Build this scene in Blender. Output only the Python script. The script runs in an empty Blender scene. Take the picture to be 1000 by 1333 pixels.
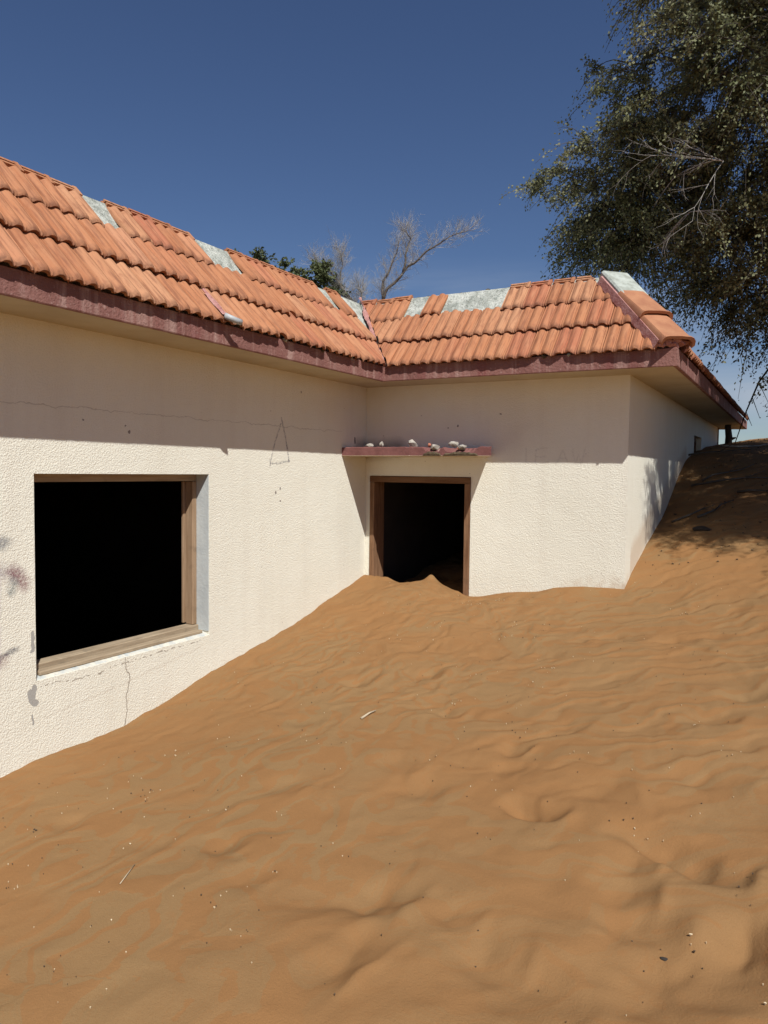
import bpy, bmesh, math, random
import numpy as np
from mathutils import Vector, Matrix
random.seed(7)
RNG = np.random.default_rng(11)
S = bpy.context.scene
C = S.collection
EZ = 1.65                                   # camera height above the sand it stands on

# ------------------------------------------------------------------ camera, sky, sun, exposure
yaw, pitch, roll = -0.5004, -0.0533, 0.0119
cam = bpy.data.objects.new('camera', bpy.data.cameras.new('camera'))
C.objects.link(cam)
fw = Vector((math.sin(yaw)*math.cos(pitch), math.cos(yaw)*math.cos(pitch), math.sin(pitch)))
r0 = Vector((math.cos(yaw), -math.sin(yaw), 0)); u0 = r0.cross(fw)
rr = r0*math.cos(roll) + u0*math.sin(roll); uu = -r0*math.sin(roll) + u0*math.cos(roll)
cam.matrix_world = Matrix(((rr.x, uu.x, -fw.x, 0), (rr.y, uu.y, -fw.y, 0), (rr.z, uu.z, -fw.z, EZ), (0, 0, 0, 1)))
cam.data.sensor_fit = 'HORIZONTAL'; cam.data.sensor_width = 36; cam.data.lens = 36*.9849
cam.data.clip_start = .05; cam.data.clip_end = 3000
S.camera = cam
LA, LB = 1.10, 1.74                         # light travels (-LA, 1, -LB)
sun_el = math.atan2(LB, math.hypot(LA, 1)); sun_rot = math.atan2(LA, -1)
W = bpy.data.worlds.new('World'); S.world = W; W.use_nodes = True
wn = W.node_tree.nodes; wl = W.node_tree.links; wn.clear()
sky = wn.new('ShaderNodeTexSky'); sky.sky_type = 'NISHITA'; sky.sun_disc = False
sky.sun_elevation = sun_el; sky.sun_rotation = sun_rot
sky.altitude = 0; sky.air_density = 1.0; sky.dust_density = 0.0; sky.ozone_density = 6.0
hs = wn.new('ShaderNodeHueSaturation'); hs.inputs['Saturation'].default_value = 1.03; hs.inputs['Value'].default_value = .97; hs.inputs['Hue'].default_value = .508
bg = wn.new('ShaderNodeBackground'); bg.inputs[1].default_value = .062
wo = wn.new('ShaderNodeOutputWorld')
# thin cirrus low in the sky
tc = wn.new('ShaderNodeTexCoord'); mp = wn.new('ShaderNodeMapping'); mp.inputs['Scale'].default_value = (1.2, 1.2, 7)
ns = wn.new('ShaderNodeTexNoise'); ns.inputs['Scale'].default_value = 2.3; ns.inputs['Detail'].default_value = 6; ns.inputs['Distortion'].default_value = .6
cr = wn.new('ShaderNodeMapRange'); cr.inputs[1].default_value = .36; cr.inputs[2].default_value = .62; cr.inputs[4].default_value = .75
sx = wn.new('ShaderNodeSeparateXYZ'); mz = wn.new('ShaderNodeMapRange'); mz.inputs[1].default_value = .27; mz.inputs[2].default_value = .14
mm = wn.new('ShaderNodeMath'); mm.operation = 'MULTIPLY'
mx = wn.new('ShaderNodeMix'); mx.data_type = 'RGBA'; mx.inputs[7].default_value = (6.6, 7.2, 8.3, 1)
wl.new(tc.outputs['Generated'], mp.inputs[0]); wl.new(mp.outputs[0], ns.inputs[0]); wl.new(ns.outputs[0], cr.inputs[0])
wl.new(tc.outputs['Generated'], sx.inputs[0]); wl.new(sx.outputs[2], mz.inputs[0])
wl.new(cr.outputs[0], mm.inputs[0]); wl.new(mz.outputs[0], mm.inputs[1]); wl.new(mm.outputs[0], mx.inputs[0])
wl.new(sky.outputs[0], hs.inputs['Color']); wl.new(hs.outputs[0], mx.inputs[6]); wl.new(mx.outputs[2], bg.inputs[0]); wl.new(bg.outputs[0], wo.inputs[0])
sun = bpy.data.objects.new('sun', bpy.data.lights.new('sun', 'SUN')); C.objects.link(sun)
sun.data.energy = 5.0; sun.data.angle = math.radians(.53); sun.data.color = (1, .975, .93)
sun.rotation_euler = Vector((-LA, 1, -LB)).to_track_quat('-Z', 'Y').to_euler()
sun.location = (10, -9, 18)
S.view_settings.view_transform = 'Standard'; S.view_settings.look = 'None'
S.view_settings.exposure = 0.12; S.view_settings.gamma = 1
S.view_settings.use_curve_mapping = False
S.render.engine = 'CYCLES'

# ------------------------------------------------------------------ node helper
class NT:
    def __init__(s, name):
        s.m = bpy.data.materials.new(name); s.m.use_nodes = True
        s.t = s.m.node_tree; s.t.nodes.clear()
        s.out = s.t.nodes.new('ShaderNodeOutputMaterial'); s.b = s.t.nodes.new('ShaderNodeBsdfPrincipled')
        s.t.links.new(s.b.outputs[0], s.out.inputs[0]); s.b.inputs['Roughness'].default_value = .9
        s.b.inputs['Specular IOR Level'].default_value = .25
        s._c = None
    def n(s, t, **k):
        x = s.t.nodes.new('ShaderNode'+t)
        for a, v in k.items(): setattr(x, a, v)
        return x
    def put(s, sock, v):
        if v is None: return
        if isinstance(v, (int, float)): sock.default_value = v
        elif isinstance(v, (tuple, list)):
            v = tuple(v)
            if sock.type == 'RGBA' and len(v) == 3: v += (1,)
            sock.default_value = v
        else: s.t.links.new(v, sock)
    def coord(s):
        if s._c is None: s._c = s.n('TexCoord').outputs['Object']
        return s._c
    def math(s, op, a, b=None, c=None, clamp=False):
        x = s.n('Math', operation=op); x.use_clamp = clamp
        s.put(x.inputs[0], a); s.put(x.inputs[1], b); s.put(x.inputs[2], c); return x.outputs[0]
    def vm(s, op, a, b=None, scale=None):
        x = s.n('VectorMath', operation=op); s.put(x.inputs[0], a); s.put(x.inputs[1], b)
        if scale is not None: s.put(x.inputs['Scale'], scale)
        return x.outputs['Value'] if op in ('DOT_PRODUCT', 'LENGTH', 'DISTANCE') else x.outputs[0]
    def noise(s, scale, detail=4, rough=.55, vec=None, dist=0, color=False):
        x = s.n('TexNoise'); s.put(x.inputs['Vector'], vec if vec is not None else s.coord())
        s.put(x.inputs['Scale'], scale); x.inputs['Detail'].default_value = detail
        x.inputs['Roughness'].default_value = rough; x.inputs['Distortion'].default_value = dist
        return x.outputs[1 if color else 0]
    def voro(s, scale, vec=None, feature='F1'):
        x = s.n('TexVoronoi', feature=feature); s.put(x.inputs['Vector'], vec if vec is not None else s.coord())
        x.inputs['Scale'].default_value = scale; return x.outputs['Distance']
    def mapr(s, v, a, b, c=0., d=1.):
        x = s.n('MapRange'); s.put(x.inputs[0], v)
        for i, q in enumerate((a, b, c, d)): x.inputs[i+1].default_value = q
        return x.outputs[0]
    def mix(s, f, a, b, mode='MIX'):
        x = s.n('Mix', data_type='RGBA', blend_type=mode); s.put(x.inputs[0], f); s.put(x.inputs[6], a); s.put(x.inputs[7], b); return x.outputs[2]
    def mapping(s, scale=(1, 1, 1), rot=(0, 0, 0), loc=(0, 0, 0), vec=None):
        x = s.n('Mapping'); s.put(x.inputs[0], vec if vec is not None else s.coord())
        x.inputs['Scale'].default_value = scale; x.inputs['Rotation'].default_value = rot; x.inputs['Location'].default_value = loc
        return x.outputs[0]
    def bump(s, h, strength=.5, dist=.01, normal=None):
        x = s.n('Bump'); s.put(x.inputs['Height'], h); x.inputs['Strength'].default_value = strength
        x.inputs['Distance'].default_value = dist; s.put(x.inputs['Normal'], normal); return x.outputs[0]
    def col(s, c): s.put(s.b.inputs['Base Color'], c)
    def nor(s, c): s.put(s.b.inputs['Normal'], c)
    def rgh(s, c): s.put(s.b.inputs['Roughness'], c)

def stucco(name, marks=None, base=(.815, .797, .685), axis='x'):
    t = NT(name)
    big = t.noise(.9, 5, .6); fine = t.noise(26, 3)
    c = t.mix(t.mapr(big, .35, .7), base, tuple(q*k for q, k in zip(base, (.94, .93, .91))))
    c = t.mix(t.mapr(fine, .3, .8, 0, .35), c, tuple(q*.93 for q in base))
    # rain streaks
    st = t.noise(1, 4, .6, t.mapping(scale=(5, 5, .35)))
    c = t.mix(t.mapr(st, .5, .85, 0, .30), c, (.62, .56, .46))
    # sparse pits
    pit = t.voro(5.5); c = t.mix(t.mapr(pit, .035, .028, 0, .5), c, (.22, .17, .13))
    h = t.noise(118, 2, .6); h2 = t.noise(210, 2, .5)
    hh = t.math('ADD', t.mapr(h, .35, .66), t.math('MULTIPLY', h2, .35))
    if marks: c, hh = marks(t, c, hh)
    t.col(c); n = t.bump(t.noise(2.2, 3), .25, .03)
    t.nor(t.bump(hh, .68, .0036, n)); t.rgh(.92)
    return t.m

def seg(t, p, a, b):
    """distance from p to the segment a-b, in the wall's own plane"""
    a = Vector(a); b = Vector(b); d = b-a
    pa = t.vm('SUBTRACT', p, tuple(a))
    k = t.math('DIVIDE', t.vm('DOT_PRODUCT', pa, tuple(d)), d.length_squared, clamp=True)
    return t.vm('DISTANCE', pa, t.vm('SCALE', tuple(d), scale=k))

def polyline(t, p, pts):
    r = None
    for a, b in zip(pts, pts[1:]):
        s_ = seg(t, p, a, b); r = s_ if r is None else t.math('MINIMUM', r, s_)
    return r

def warp(t, amt, scale):
    nz = t.vm('SUBTRACT', t.noise(scale, 3, .6, color=True), (.5, .5, .5))
    return t.vm('ADD', t.coord(), t.vm('SCALE', nz, scale=amt))

XL_ = -3.92
def yz(y, z): return (XL_, y, z+EZ)
def marks_left(t, c, h):
    fl = t.vm('MULTIPLY', t.coord(), (0, 1, 1)); 
    w1 = warp(t, .07, 9); w1 = t.vm('ADD', t.vm('MULTIPLY', w1, (0, 1, 1)), (XL_, 0, 0))
    w2 = warp(t, .03, 30); w2 = t.vm('ADD', t.vm('MULTIPLY', w2, (0, 1, 1)), (XL_, 0, 0))
    brk = t.noise(4, 3)
    # cracks
    d = polyline(t, w1, [yz(.5, .40), yz(2.81, .37), yz(4.2, .375), yz(6.3, .385)])
    wide = t.mapr(brk, .3, .6, .001, .0032)
    m = t.math('LESS_THAN', d, wide)
    c = t.mix(t.math('MULTIPLY', m, .3), c, (.16, .12, .09)); h = t.math('SUBTRACT', h, t.math('MULTIPLY', m, 1.2))
    d = polyline(t, w1, [yz(3.566, -1.25), yz(3.6, -1.42), yz(3.56, -1.8)])
    m = t.math('LESS_THAN', d, .0035); c = t.mix(t.math('MULTIPLY', m, .75), c, (.2, .15, .11)); h = t.math('SUBTRACT', h, m)
    d = polyline(t, w1, [yz(2.93, -1.30), yz(3.3, -1.325), yz(3.6, -1.30), yz(4.3, -1.285)])
    m = t.math('MULTIPLY', t.math('LESS_THAN', d, .004), t.mapr(t.noise(35, 2), .48, .52)); c = t.mix(t.math('MULTIPLY', m, .7), c, (.2, .15, .11))
    d = polyline(t, w2, [yz(2.95, -1.50), yz(3.55, -1.44), yz(4.3, -1.34)])
    c = t.mix(t.mapr(d, .012, .0, 0, .25), c, (.5, .42, .33))
    # charcoal scribble: a tall narrow A
    spk = t.noise(70, 2)
    for pts, wd, k in (([yz(5.305, .40), yz(5.22, .24), yz(5.156, .06)], .011, .75), ([yz(5.31, .45), yz(5.375, .28), yz(5.425, .08)], .013, .9),
                       ([yz(5.15, .055), yz(5.28, .062), yz(5.43, .085)], .012, .7), ([yz(5.15, .10), yz(5.155, .03)], .008, .7)):
        d = polyline(t, w2, pts)
        m = t.math('MULTIPLY', t.mapr(d, wd, wd*.3), t.mapr(spk, .38, .58, .25, 1))
        c = t.mix(t.math('MULTIPLY', m, k), c, (.23, .22, .22))
    for (y, z, r) in ((5.298, -.157, .010), (5.233, -.189, .012), (5.299, -.263, .010), (3.618, .245, .010), (3.25, .30, .007), (3.59, .285, .007), (2.55, .15, .01), (5.6, .7, .01)):
        c = t.mix(t.math('MULTIPLY', t.math('LESS_THAN', t.vm('DISTANCE', w2, yz(y, z)), r), .8), c, (.15, .12, .11))
    d = polyline(t, w2, [yz(6.54, .33), yz(6.545, .29)]); c = t.mix(t.mapr(d, .016, .01, 0, .85), c, (.07, .06, .06))
    # sprayed blobs left of the window
    for (a, b, r, cc, k) in (((2.60, -.42), (2.71, -.43), .06, (.16, .17, .19), .8), ((2.55, -.54), (2.76, -.62), .07, (.27, .22, .25), .6), ((2.76, -.60), (2.83, -.68), .06, (.22, .09, .10), .8),
                          ((2.755, -.66), (2.75, -.72), .045, (.22, .25, .24), .7), ((2.6, -1.10), (2.77, -1.05), .035, (.10, .10, .12), .85), ((2.64, -.62), (2.62, -1.35), .05, (.32, .24, .33), .65),
                          ((2.60, -1.11), (2.70, -1.10), .05, (.25, .12, .12), .5), ((2.1, -.5), (2.5, -.7), .06, (.16, .10, .12), .7)):
        d = seg(t, w1, yz(*a), yz(*b))
        m = t.math('MULTIPLY', t.mapr(d, r, r*.15), t.mapr(spk, .35, .6, .45, 1))
        c = t.mix(t.math('MULTIPLY', m, k), c, cc)
    # chipped render showing grey mortar
    g = None
    for (a, b, r) in (((2.862, -1.33), (2.885, -1.38), .022), ((2.885, -1.30), (2.885, -1.36), .014), ((2.884, -.97), (2.875, -1.08), .012), ((2.874, -1.46), (2.87, -1.52), .006)):
        d = seg(t, w1, yz(*a), yz(*b)); q = t.math('LESS_THAN', d, r); g = q if g is None else t.math('MAXIMUM', g, q)
    c = t.mix(g, c, (.36, .35, .32)); h = t.math('SUBTRACT', t.math('MULTIPLY', h, t.math('SUBTRACT', 1, t.math('MULTIPLY', g, .7))), t.math('MULTIPLY', g, .8))
    # dark smear where the canopy meets the wall
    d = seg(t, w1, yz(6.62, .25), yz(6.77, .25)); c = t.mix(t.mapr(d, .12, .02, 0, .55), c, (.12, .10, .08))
    return c, h

def xz(x, z): return (x, 6.767, z+EZ)
def marks_front(t, c, h):
    w2 = warp(t, .03, 25); w2 = t.vm('ADD', t.vm('MULTIPLY', w2, (1, 0, 1)), (0, 6.767, 0))
    spk = t.noise(60, 2)
    L = [[(-2.215, .225), (-2.212, .09)], [(-2.12, .21), (-2.125, .09)], [(-2.12, .215), (-2.02, .235)], [(-2.12, .15), (-2.03, .155)], [(-2.12, .095), (-2.0, .10)],
         [(-1.93, .09), (-1.87, .215), (-1.82, .09)], [(-1.90, .14), (-1.85, .14)], [(-1.78, .22), (-1.76, .09), (-1.73, .17), (-1.70, .09), (-1.67, .23)]]
    for pts in L:
        d = polyline(t, w2, [xz(*p) for p in pts])
        m = t.math('MULTIPLY', t.mapr(d, .012, .003), t.mapr(spk, .4, .6, .2, 1)); c = t.mix(t.math('MULTIPLY', m, .2), c, (.25, .22, .21))
    # sand dust thrown against the foot of the wall
    d = seg(t, w2, xz(-1.75, -1.06), xz(-1.28, -.98)); m = t.math('MULTIPLY', t.mapr(d, .14, .02), t.mapr(t.noise(14, 4), .35, .65))
    c = t.mix(t.math('MULTIPLY', m, .55), c, (.48, .34, .22))
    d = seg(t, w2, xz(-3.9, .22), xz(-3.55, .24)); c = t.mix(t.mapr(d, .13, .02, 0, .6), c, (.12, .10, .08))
    for (x, z, r) in ((-2.9, .45, .012), (-2.47, .55, .008), (-3.0, .43, .006)):
        c = t.mix(t.math('MULTIPLY', t.math('LESS_THAN', t.vm('DISTANCE', w2, xz(x, z)), r), .8), c, (.12, .10, .09))
    return c, h

def marks_side(t, c, h):
    w2 = warp(t, .10, 6)
    w2 = t.vm('ADD', t.vm('MULTIPLY', w2, (0, 1, 1)), (-1.301, 0, 0))
    P = [(-1.301, 6.7, -.93+EZ), (-1.301, 7.1, -.78+EZ), (-1.301, 7.9, -.52+EZ), (-1.301, 9.2, -.2+EZ), (-1.301, 10.5, .2+EZ)]
    d = polyline(t, w2, P); m = t.mapr(d, .20, .08); c = t.mix(t.math('MULTIPLY', m, .55), c, (.52, .38, .25))
    return c, h

M = {}
M['stucco'] = stucco('stucco_plain')
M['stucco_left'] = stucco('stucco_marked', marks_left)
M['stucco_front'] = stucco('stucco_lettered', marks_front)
M['stucco_side'] = stucco('stucco_dusty', marks_side)

def simple(name, c1, c2, scale=6, bump=.4, bscale=60, dist=.004, rough=.9, mapping=None, detail=5, lo=.35, hi=.65):
    t = NT(name); v = t.mapping(scale=mapping) if mapping else None
    t.col(t.mix(t.mapr(t.noise(scale, detail, .6, v), lo, hi), c1, c2))
    t.nor(t.bump(t.noise(bscale, 4, .6, v), bump, dist)); t.rgh(rough); return t.m
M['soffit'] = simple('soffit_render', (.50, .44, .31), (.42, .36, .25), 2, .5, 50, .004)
M['grey_paint'] = simple('grey_reveal_paint', (.50, .53, .52), (.42, .45, .45), 9, .6, 45, .004)
M['room_shade'] = simple('room_shade_plaster', (.055, .045, .038), (.035, .03, .027), 2)  # shade of the closed rooms painted in as a near-black plaster colour
M['mortar_pale'] = simple('pale_cracked_mortar', (.44, .475, .43), (.30, .32, .28), 10, 1, 60, .008, lo=.4, hi=.6)

def m_fascia():
    t = NT('faded_maroon_render')
    c = t.mix(t.mapr(t.noise(3, 5), .35, .65), (.265, .130, .108), (.21, .095, .080))
    st = t.noise(1, 5, .65, t.mapping(scale=(11, 11, .9)))
    c = t.mix(t.mapr(st, .50, .66, 0, .75), c, (.42, .275, .235))
    c = t.mix(t.mapr(t.noise(1, 4, .6, t.mapping(scale=(7, 7, .7), loc=(3, 1, 0))), .56, .70, 0, .8), c, (.21, .07, .065))
    c = t.mix(t.mapr(t.noise(40, 3), .62, .70, 0, .35), c, (.5, .36, .32))
    t.col(c); t.nor(t.bump(t.noise(48, 4, .65), .9, .010)); t.rgh(.9); return t.m
M['fascia'] = m_fascia()
def m_canopy():
    t = NT('chipped_maroon_canopy')
    c = t.mix(t.mapr(t.noise(12, 5), .35, .65), (.205, .088, .078), (.155, .064, .057))
    c = t.mix(t.mapr(t.noise(17, 4, .7), .655, .665), c, (.48, .36, .30))
    sp = t.n('SeparateXYZ'); t.put(sp.inputs[0], t.coord())
    under = t.math('LESS_THAN', sp.outputs[2], .1515+EZ)
    c = t.mix(under, c, (.48, .40, .27))
    t.col(c); t.nor(t.bump(t.noise(60, 3), .6, .006)); return t.m
M['canopy'] = m_canopy()
M['pink_mortar'] = simple('pink_painted_mortar', (.50, .28, .25), (.38, .17, .15), 14, 1, 50, .012)
M['broken_concrete'] = simple('broken_grey_concrete', (.15, .115, .07), (.07, .052, .03), 20, 1, 45, .012)

def m_slab():
    t = NT('peeling_white_roof_slab')
    n = t.noise(9, 8, .72); n2 = t.noise(38, 5, .7)
    c = t.mix(t.mapr(n, .42, .60), (.55, .57, .51), (.30, .32, .28))
    c = t.mix(t.mapr(n2, .56, .62, 0, .75), c, (.14, .15, .12))
    c = t.mix(t.mapr(t.noise(24, 4), .6, .7, 0, .5), c, (.74, .73, .68))
    t.col(c); t.nor(t.bump(t.math('ADD', n, t.math('MULTIPLY', n2, .6)), 1, .025)); return t.m
M['slab'] = m_slab()

def m_tile():
    t = NT('terracotta_tile'); oi = t.n('ObjectInfo').outputs['Random']
    c = t.mix(oi, (.415, .172, .080), (.335, .128, .058))
    r2 = t.math('FRACT', t.math('MULTIPLY', oi, 17.3))
    c = t.mix(t.mapr(r2, .62, .95, 0, .75), c, (.37, .118, .066))
    r3 = t.math('FRACT', t.math('MULTIPLY', oi, 41.7)); c = t.mix(t.mapr(r3, .7, .95, 0, .6), c, (.50, .27, .15))
    off = t.vm('SCALE', (7.1, 3.3, 5.7), scale=t.math('MULTIPLY', oi, 40))
    v = t.vm('ADD', t.coord(), off)
    st = t.noise(1, 5, .6, t.mapping(scale=(45, 5, 45), vec=v))
    c = t.mix(t.mapr(st, .35, .7, 0, .45), c, (.48, .255, .140))
    c = t.mix(t.mapr(t.noise(14, 5, .65, v), .55, .75, 0, .6), c, (.27, .105, .055))
    sp = t.n('SeparateXYZ'); t.put(sp.inputs[0], t.coord())
    # grime that collects along the drip edge, and pale dust on the body
    e = t.math('MULTIPLY', t.mapr(sp.outputs[1], .05, -.004), t.mapr(t.noise(30, 4, .6, v), .3, .62))
    c = t.mix(t.math('MULTIPLY', e, .85), c, (.12, .055, .035))
    c = t.mix(t.mapr(t.noise(1, 4, .6, t.mapping(scale=(60, 4, 60), loc=(5, 0, 0), vec=v)), .48, .66, 0, .7), c, (.19, .075, .042))
    c = t.mix(t.mapr(t.noise(90, 3, .6, v), .64, .72, 0, .5), c, (.20, .10, .07))
    t.col(c); t.nor(t.bump(t.noise(110, 4, .6, v), .4, .003)); t.rgh(.82); return t.m
M['tile'] = m_tile()
M['cap'] = simple('terracotta_ridge_cap', (.43, .205, .11), (.34, .145, .08), 7, .35, 90, .004)

def m_wood(name, a, b, m=(40, 40, 3)):
    t = NT(name); g = t.noise(1, 6, .65, t.mapping(scale=m), dist=.4)
    c = t.mix(t.mapr(g, .32, .68), a, b); c = t.mix(t.mapr(t.noise(9, 4), .58, .72, 0, .5), c, tuple(q*.45 for q in a))
    t.col(c); t.nor(t.bump(g, .7, .004)); t.rgh(.85); return t.m
M['wood_v'] = m_wood('weathered_wood_upright', (.36, .25, .16), (.25, .16, .09))
M['wood_h'] = m_wood('weathered_wood_along', (.40, .32, .22), (.25, .185, .12), (40, 3, 40))
M['door_v'] = m_wood('brown_door_wood_upright', (.27, .155, .085), (.14, .07, .035))
M['door_h'] = m_wood('brown_door_wood_across', (.20, .11, .055), (.11, .05, .022), (3, 40, 40))
M['bark'] = m_wood('tree_bark', (.115, .098, .080), (.06, .050, .040), (14, 14, 3))
M['dead_bark'] = m_wood('dead_branch_bark', (.17, .14, .12), (.10, .085, .07), (14, 14, 5))
M['twig_pale'] = m_wood('dry_twig', (.42, .40, .37), (.30, .28, .25), (20, 20, 20))
M['stick'] = m_wood('bleached_stick', (.52, .44, .32), (.36, .28, .18), (20, 20, 60))
M['char'] = m_wood('dark_dead_wood', (.05, .04, .032), (.028, .022, .018))
M['metal'] = simple('dull_pipe_metal', (.45, .47, .47), (.3, .32, .33), 20, .2, 60, .002, .5)
M['rock'] = simple('white_render_rubble', (.50, .47, .41), (.20, .17, .135), 16, 1, 70, .008)
M['rock_red'] = simple('red_tile_rubble', (.45, .17, .10), (.32, .12, .08), 16, 1, 70, .006)

def m_leaf(name, a, b, d):
    t = NT(name); at = t.n('Attribute', attribute_name='tint').outputs['Fac']
    c = t.mix(at, a, b); c = t.mix(t.mapr(t.noise(.9, 3), .4, .65), c, d); 
    t.col(c); t.rgh(.65); t.b.inputs['Specular IOR Level'].default_value = .35
    tr = t.n('BsdfTranslucent'); t.put(tr.inputs[0], c)
    ms = t.n('MixShader'); ms.inputs[0].default_value = .22
    t.t.links.new(t.b.outputs[0], ms.inputs[1]); t.t.links.new(tr.outputs[0], ms.inputs[2]); t.t.links.new(ms.outputs[0], t.out.inputs[0])
    return t.m
M['leaf'] = m_leaf('dusty_green_leaf', (.165, .172, .080), (.245, .240, .125), (.140, .155, .068))
M['leaf_dark'] = m_leaf('dark_green_leaf', (.085, .105, .040), (.13, .145, .065), (.07, .09, .035))

def m_sand():
    t = NT('desert_sand'); at = t.n('Attribute', attribute_name='tone').outputs['Fac']; ly = t.n('Attribute', attribute_name='layer').outputs['Fac']
    t.rgh(.95); t.b.inputs['Specular IOR Level'].default_value = .1
    fine = t.noise(38, 5, .6); grain = t.noise(300, 2, .65); med = t.noise(11, 4, .6)
    # two sorts of grain, the pale one lying in sharp-edged feathered sheets
    lw = t.math('ADD', ly, t.math('MULTIPLY', t.math('SUBTRACT', med, .5), .16)); lw = t.math('ADD', lw, t.math('MULTIPLY', t.math('SUBTRACT', fine, .5), .05))
    band = t.math('MULTIPLY', t.mapr(lw, -.070, -.055), t.mapr(lw, .30, .315, 1, 0))
    band2 = t.mapr(lw, -.27, -.285)
    f = t.math('MULTIPLY', t.math('MAXIMUM', band, t.math('MULTIPLY', band2, .8)), at)
    # thin laminae inside the sheets
    sw = t.math('FRACT', t.math('MULTIPLY', lw, 15)); lm = t.mapr(t.noise(3.1, 3), .40, .60)
    f = t.math('SUBTRACT', f, t.math('MULTIPLY', t.math('MULTIPLY', t.mapr(sw, .60, .98), lm), .55), clamp=True)
    f = t.math('ADD', f, t.mapr(t.noise(1.3, 4), .35, .7, -.05, .22), clamp=True)
    c = t.mix(f, (.284, .143, .056), (.262, .168, .079))
    c = t.mix(t.mapr(grain, .35, .65, 0, .60), c, (.225, .122, .050))
    c = t.mix(t.mapr(t.noise(.7, 3), .35, .7, 0, .25), c, (.300, .146, .056))
    c = t.mix(t.mapr(t.noise(260, 2, .5), .69, .72, 0, .5), c, (.13, .08, .05))
    sw2 = t.math('MULTIPLY', sw, lm)
    n = t.bump(sw2, .16, .004); n = t.bump(fine, .28, .004, n)
    t.col(c)
    n = t.bump(t.noise(95, 3, .6), .45, .004, n)
    t.nor(t.bump(grain, .6, .003, n)); return t.m
M['sand'] = m_sand()

# ------------------------------------------------------------------ mesh helpers
def link(name, me, mat=None, parent=None, smooth=False):
    if mat is not None and not len(me.materials): me.materials.append(mat)
    if smooth: me.polygons.foreach_set('use_smooth', [True]*len(me.polygons))
    o = bpy.data.objects.new(name, me); C.objects.link(o)
    if parent is not None: attach(o, parent)
    return o
WORLD = {}
def attach(o, parent):
    """child keeps its world placement; parents here are never rotated or scaled"""
    o.parent = parent; o.location = o.location - WORLD.get(parent.name, Vector((0, 0, 0))); 
    WORLD[o.name] = WORLD.get(parent.name, Vector((0, 0, 0))) + o.location
def thing(name, label, cat, loc, group=None):
    o = bpy.data.objects.new(name, None); C.objects.link(o); o.location = loc; WORLD[o.name] = Vector(loc)
    o.empty_display_size = .2; o['label'] = label; o['category'] = cat
    if group: o['group'] = group
    return o
def tag(o, label, cat, group=None):
    o['label'] = label; o['category'] = cat
    if group: o['group'] = group
    return o
def mesh(name, v, f):
    me = bpy.data.meshes.new(name); me.from_pydata(v, [], f); me.update(); return me
def fix(bm):
    bmesh.ops.recalc_face_normals(bm, faces=bm.faces)
def from_bm(name, bm):
    fix(bm); me = bpy.data.meshes.new(name); bm.to_mesh(me); bm.free(); return me
def box_bm(bm, a, b):
    vs = [bm.verts.new((x, y, z)) for x in (a[0], b[0]) for y in (a[1], b[1]) for z in (a[2], b[2])]
    for q in ((0, 1, 3, 2), (4, 6, 7, 5), (0, 4, 5, 1), (2, 3, 7, 6), (0, 2, 6, 4), (1, 5, 7, 3)): bm.faces.new([vs[i] for i in q])
    return vs
def box(name, a, b, mat, parent=None, bevel=0, jitter=0):
    bm = bmesh.new(); box_bm(bm, a, b)
    if bevel: bmesh.ops.bevel(bm, geom=bm.edges[:], offset=bevel, segments=1, affect='EDGES')
    return link(name, from_bm(name, bm), mat, parent)
def prism(name, poly, z0, z1, mat, parent=None):
    n = len(poly); v = [(x, y, z0) for x, y in poly]+[(x, y, z1) for x, y in poly]
    f = [list(range(n))[::-1], list(range(n, 2*n))]+[[i, (i+1) % n, n+(i+1) % n, n+i] for i in range(n)]
    return link(name, mesh(name, v, f), mat, parent)
def tube_np(pts, rad, sides=6):
    """returns verts, faces of a tapering tube along pts"""
    pts = [Vector(p) for p in pts]; V = []; F = []
    up = Vector((.3, .2, 1)).normalized(); n0 = None
    for i, p in enumerate(pts):
        d = (pts[min(i+1, len(pts)-1)]-pts[max(i-1, 0)])
        if d.length < 1e-6: d = Vector((0, 0, 1))
        d.normalize()
        if n0 is None: n0 = d.cross(Vector((1, 0, 0)) if abs(d.x) < .8 else Vector((0, 1, 0))).normalized()
        n0 = (n0-d*n0.dot(d)); n0 = n0.normalized() if n0.length > 1e-5 else d.orthogonal().normalized()
        b = d.cross(n0); r = rad[i]
        for k in range(sides):
            a = 2*math.pi*k/sides; V.append(tuple(p+(n0*math.cos(a)+b*math.sin(a))*r))
    for i in range(len(pts)-1):
        for k in range(sides):
            a = i*sides+k; b_ = i*sides+(k+1) % sides; F.append((a, b_, b_+sides, a+sides))
    F.append(tuple(range(sides))[::-1]); F.append(tuple((len(pts)-1)*sides+k for k in range(sides)))
    return V, F
def join_vf(parts):
    V = []; F = []
    for v, f in parts:
        n = len(V); V += v; F += [tuple(i+n for i in q) for q in f]
    return V, F

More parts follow.
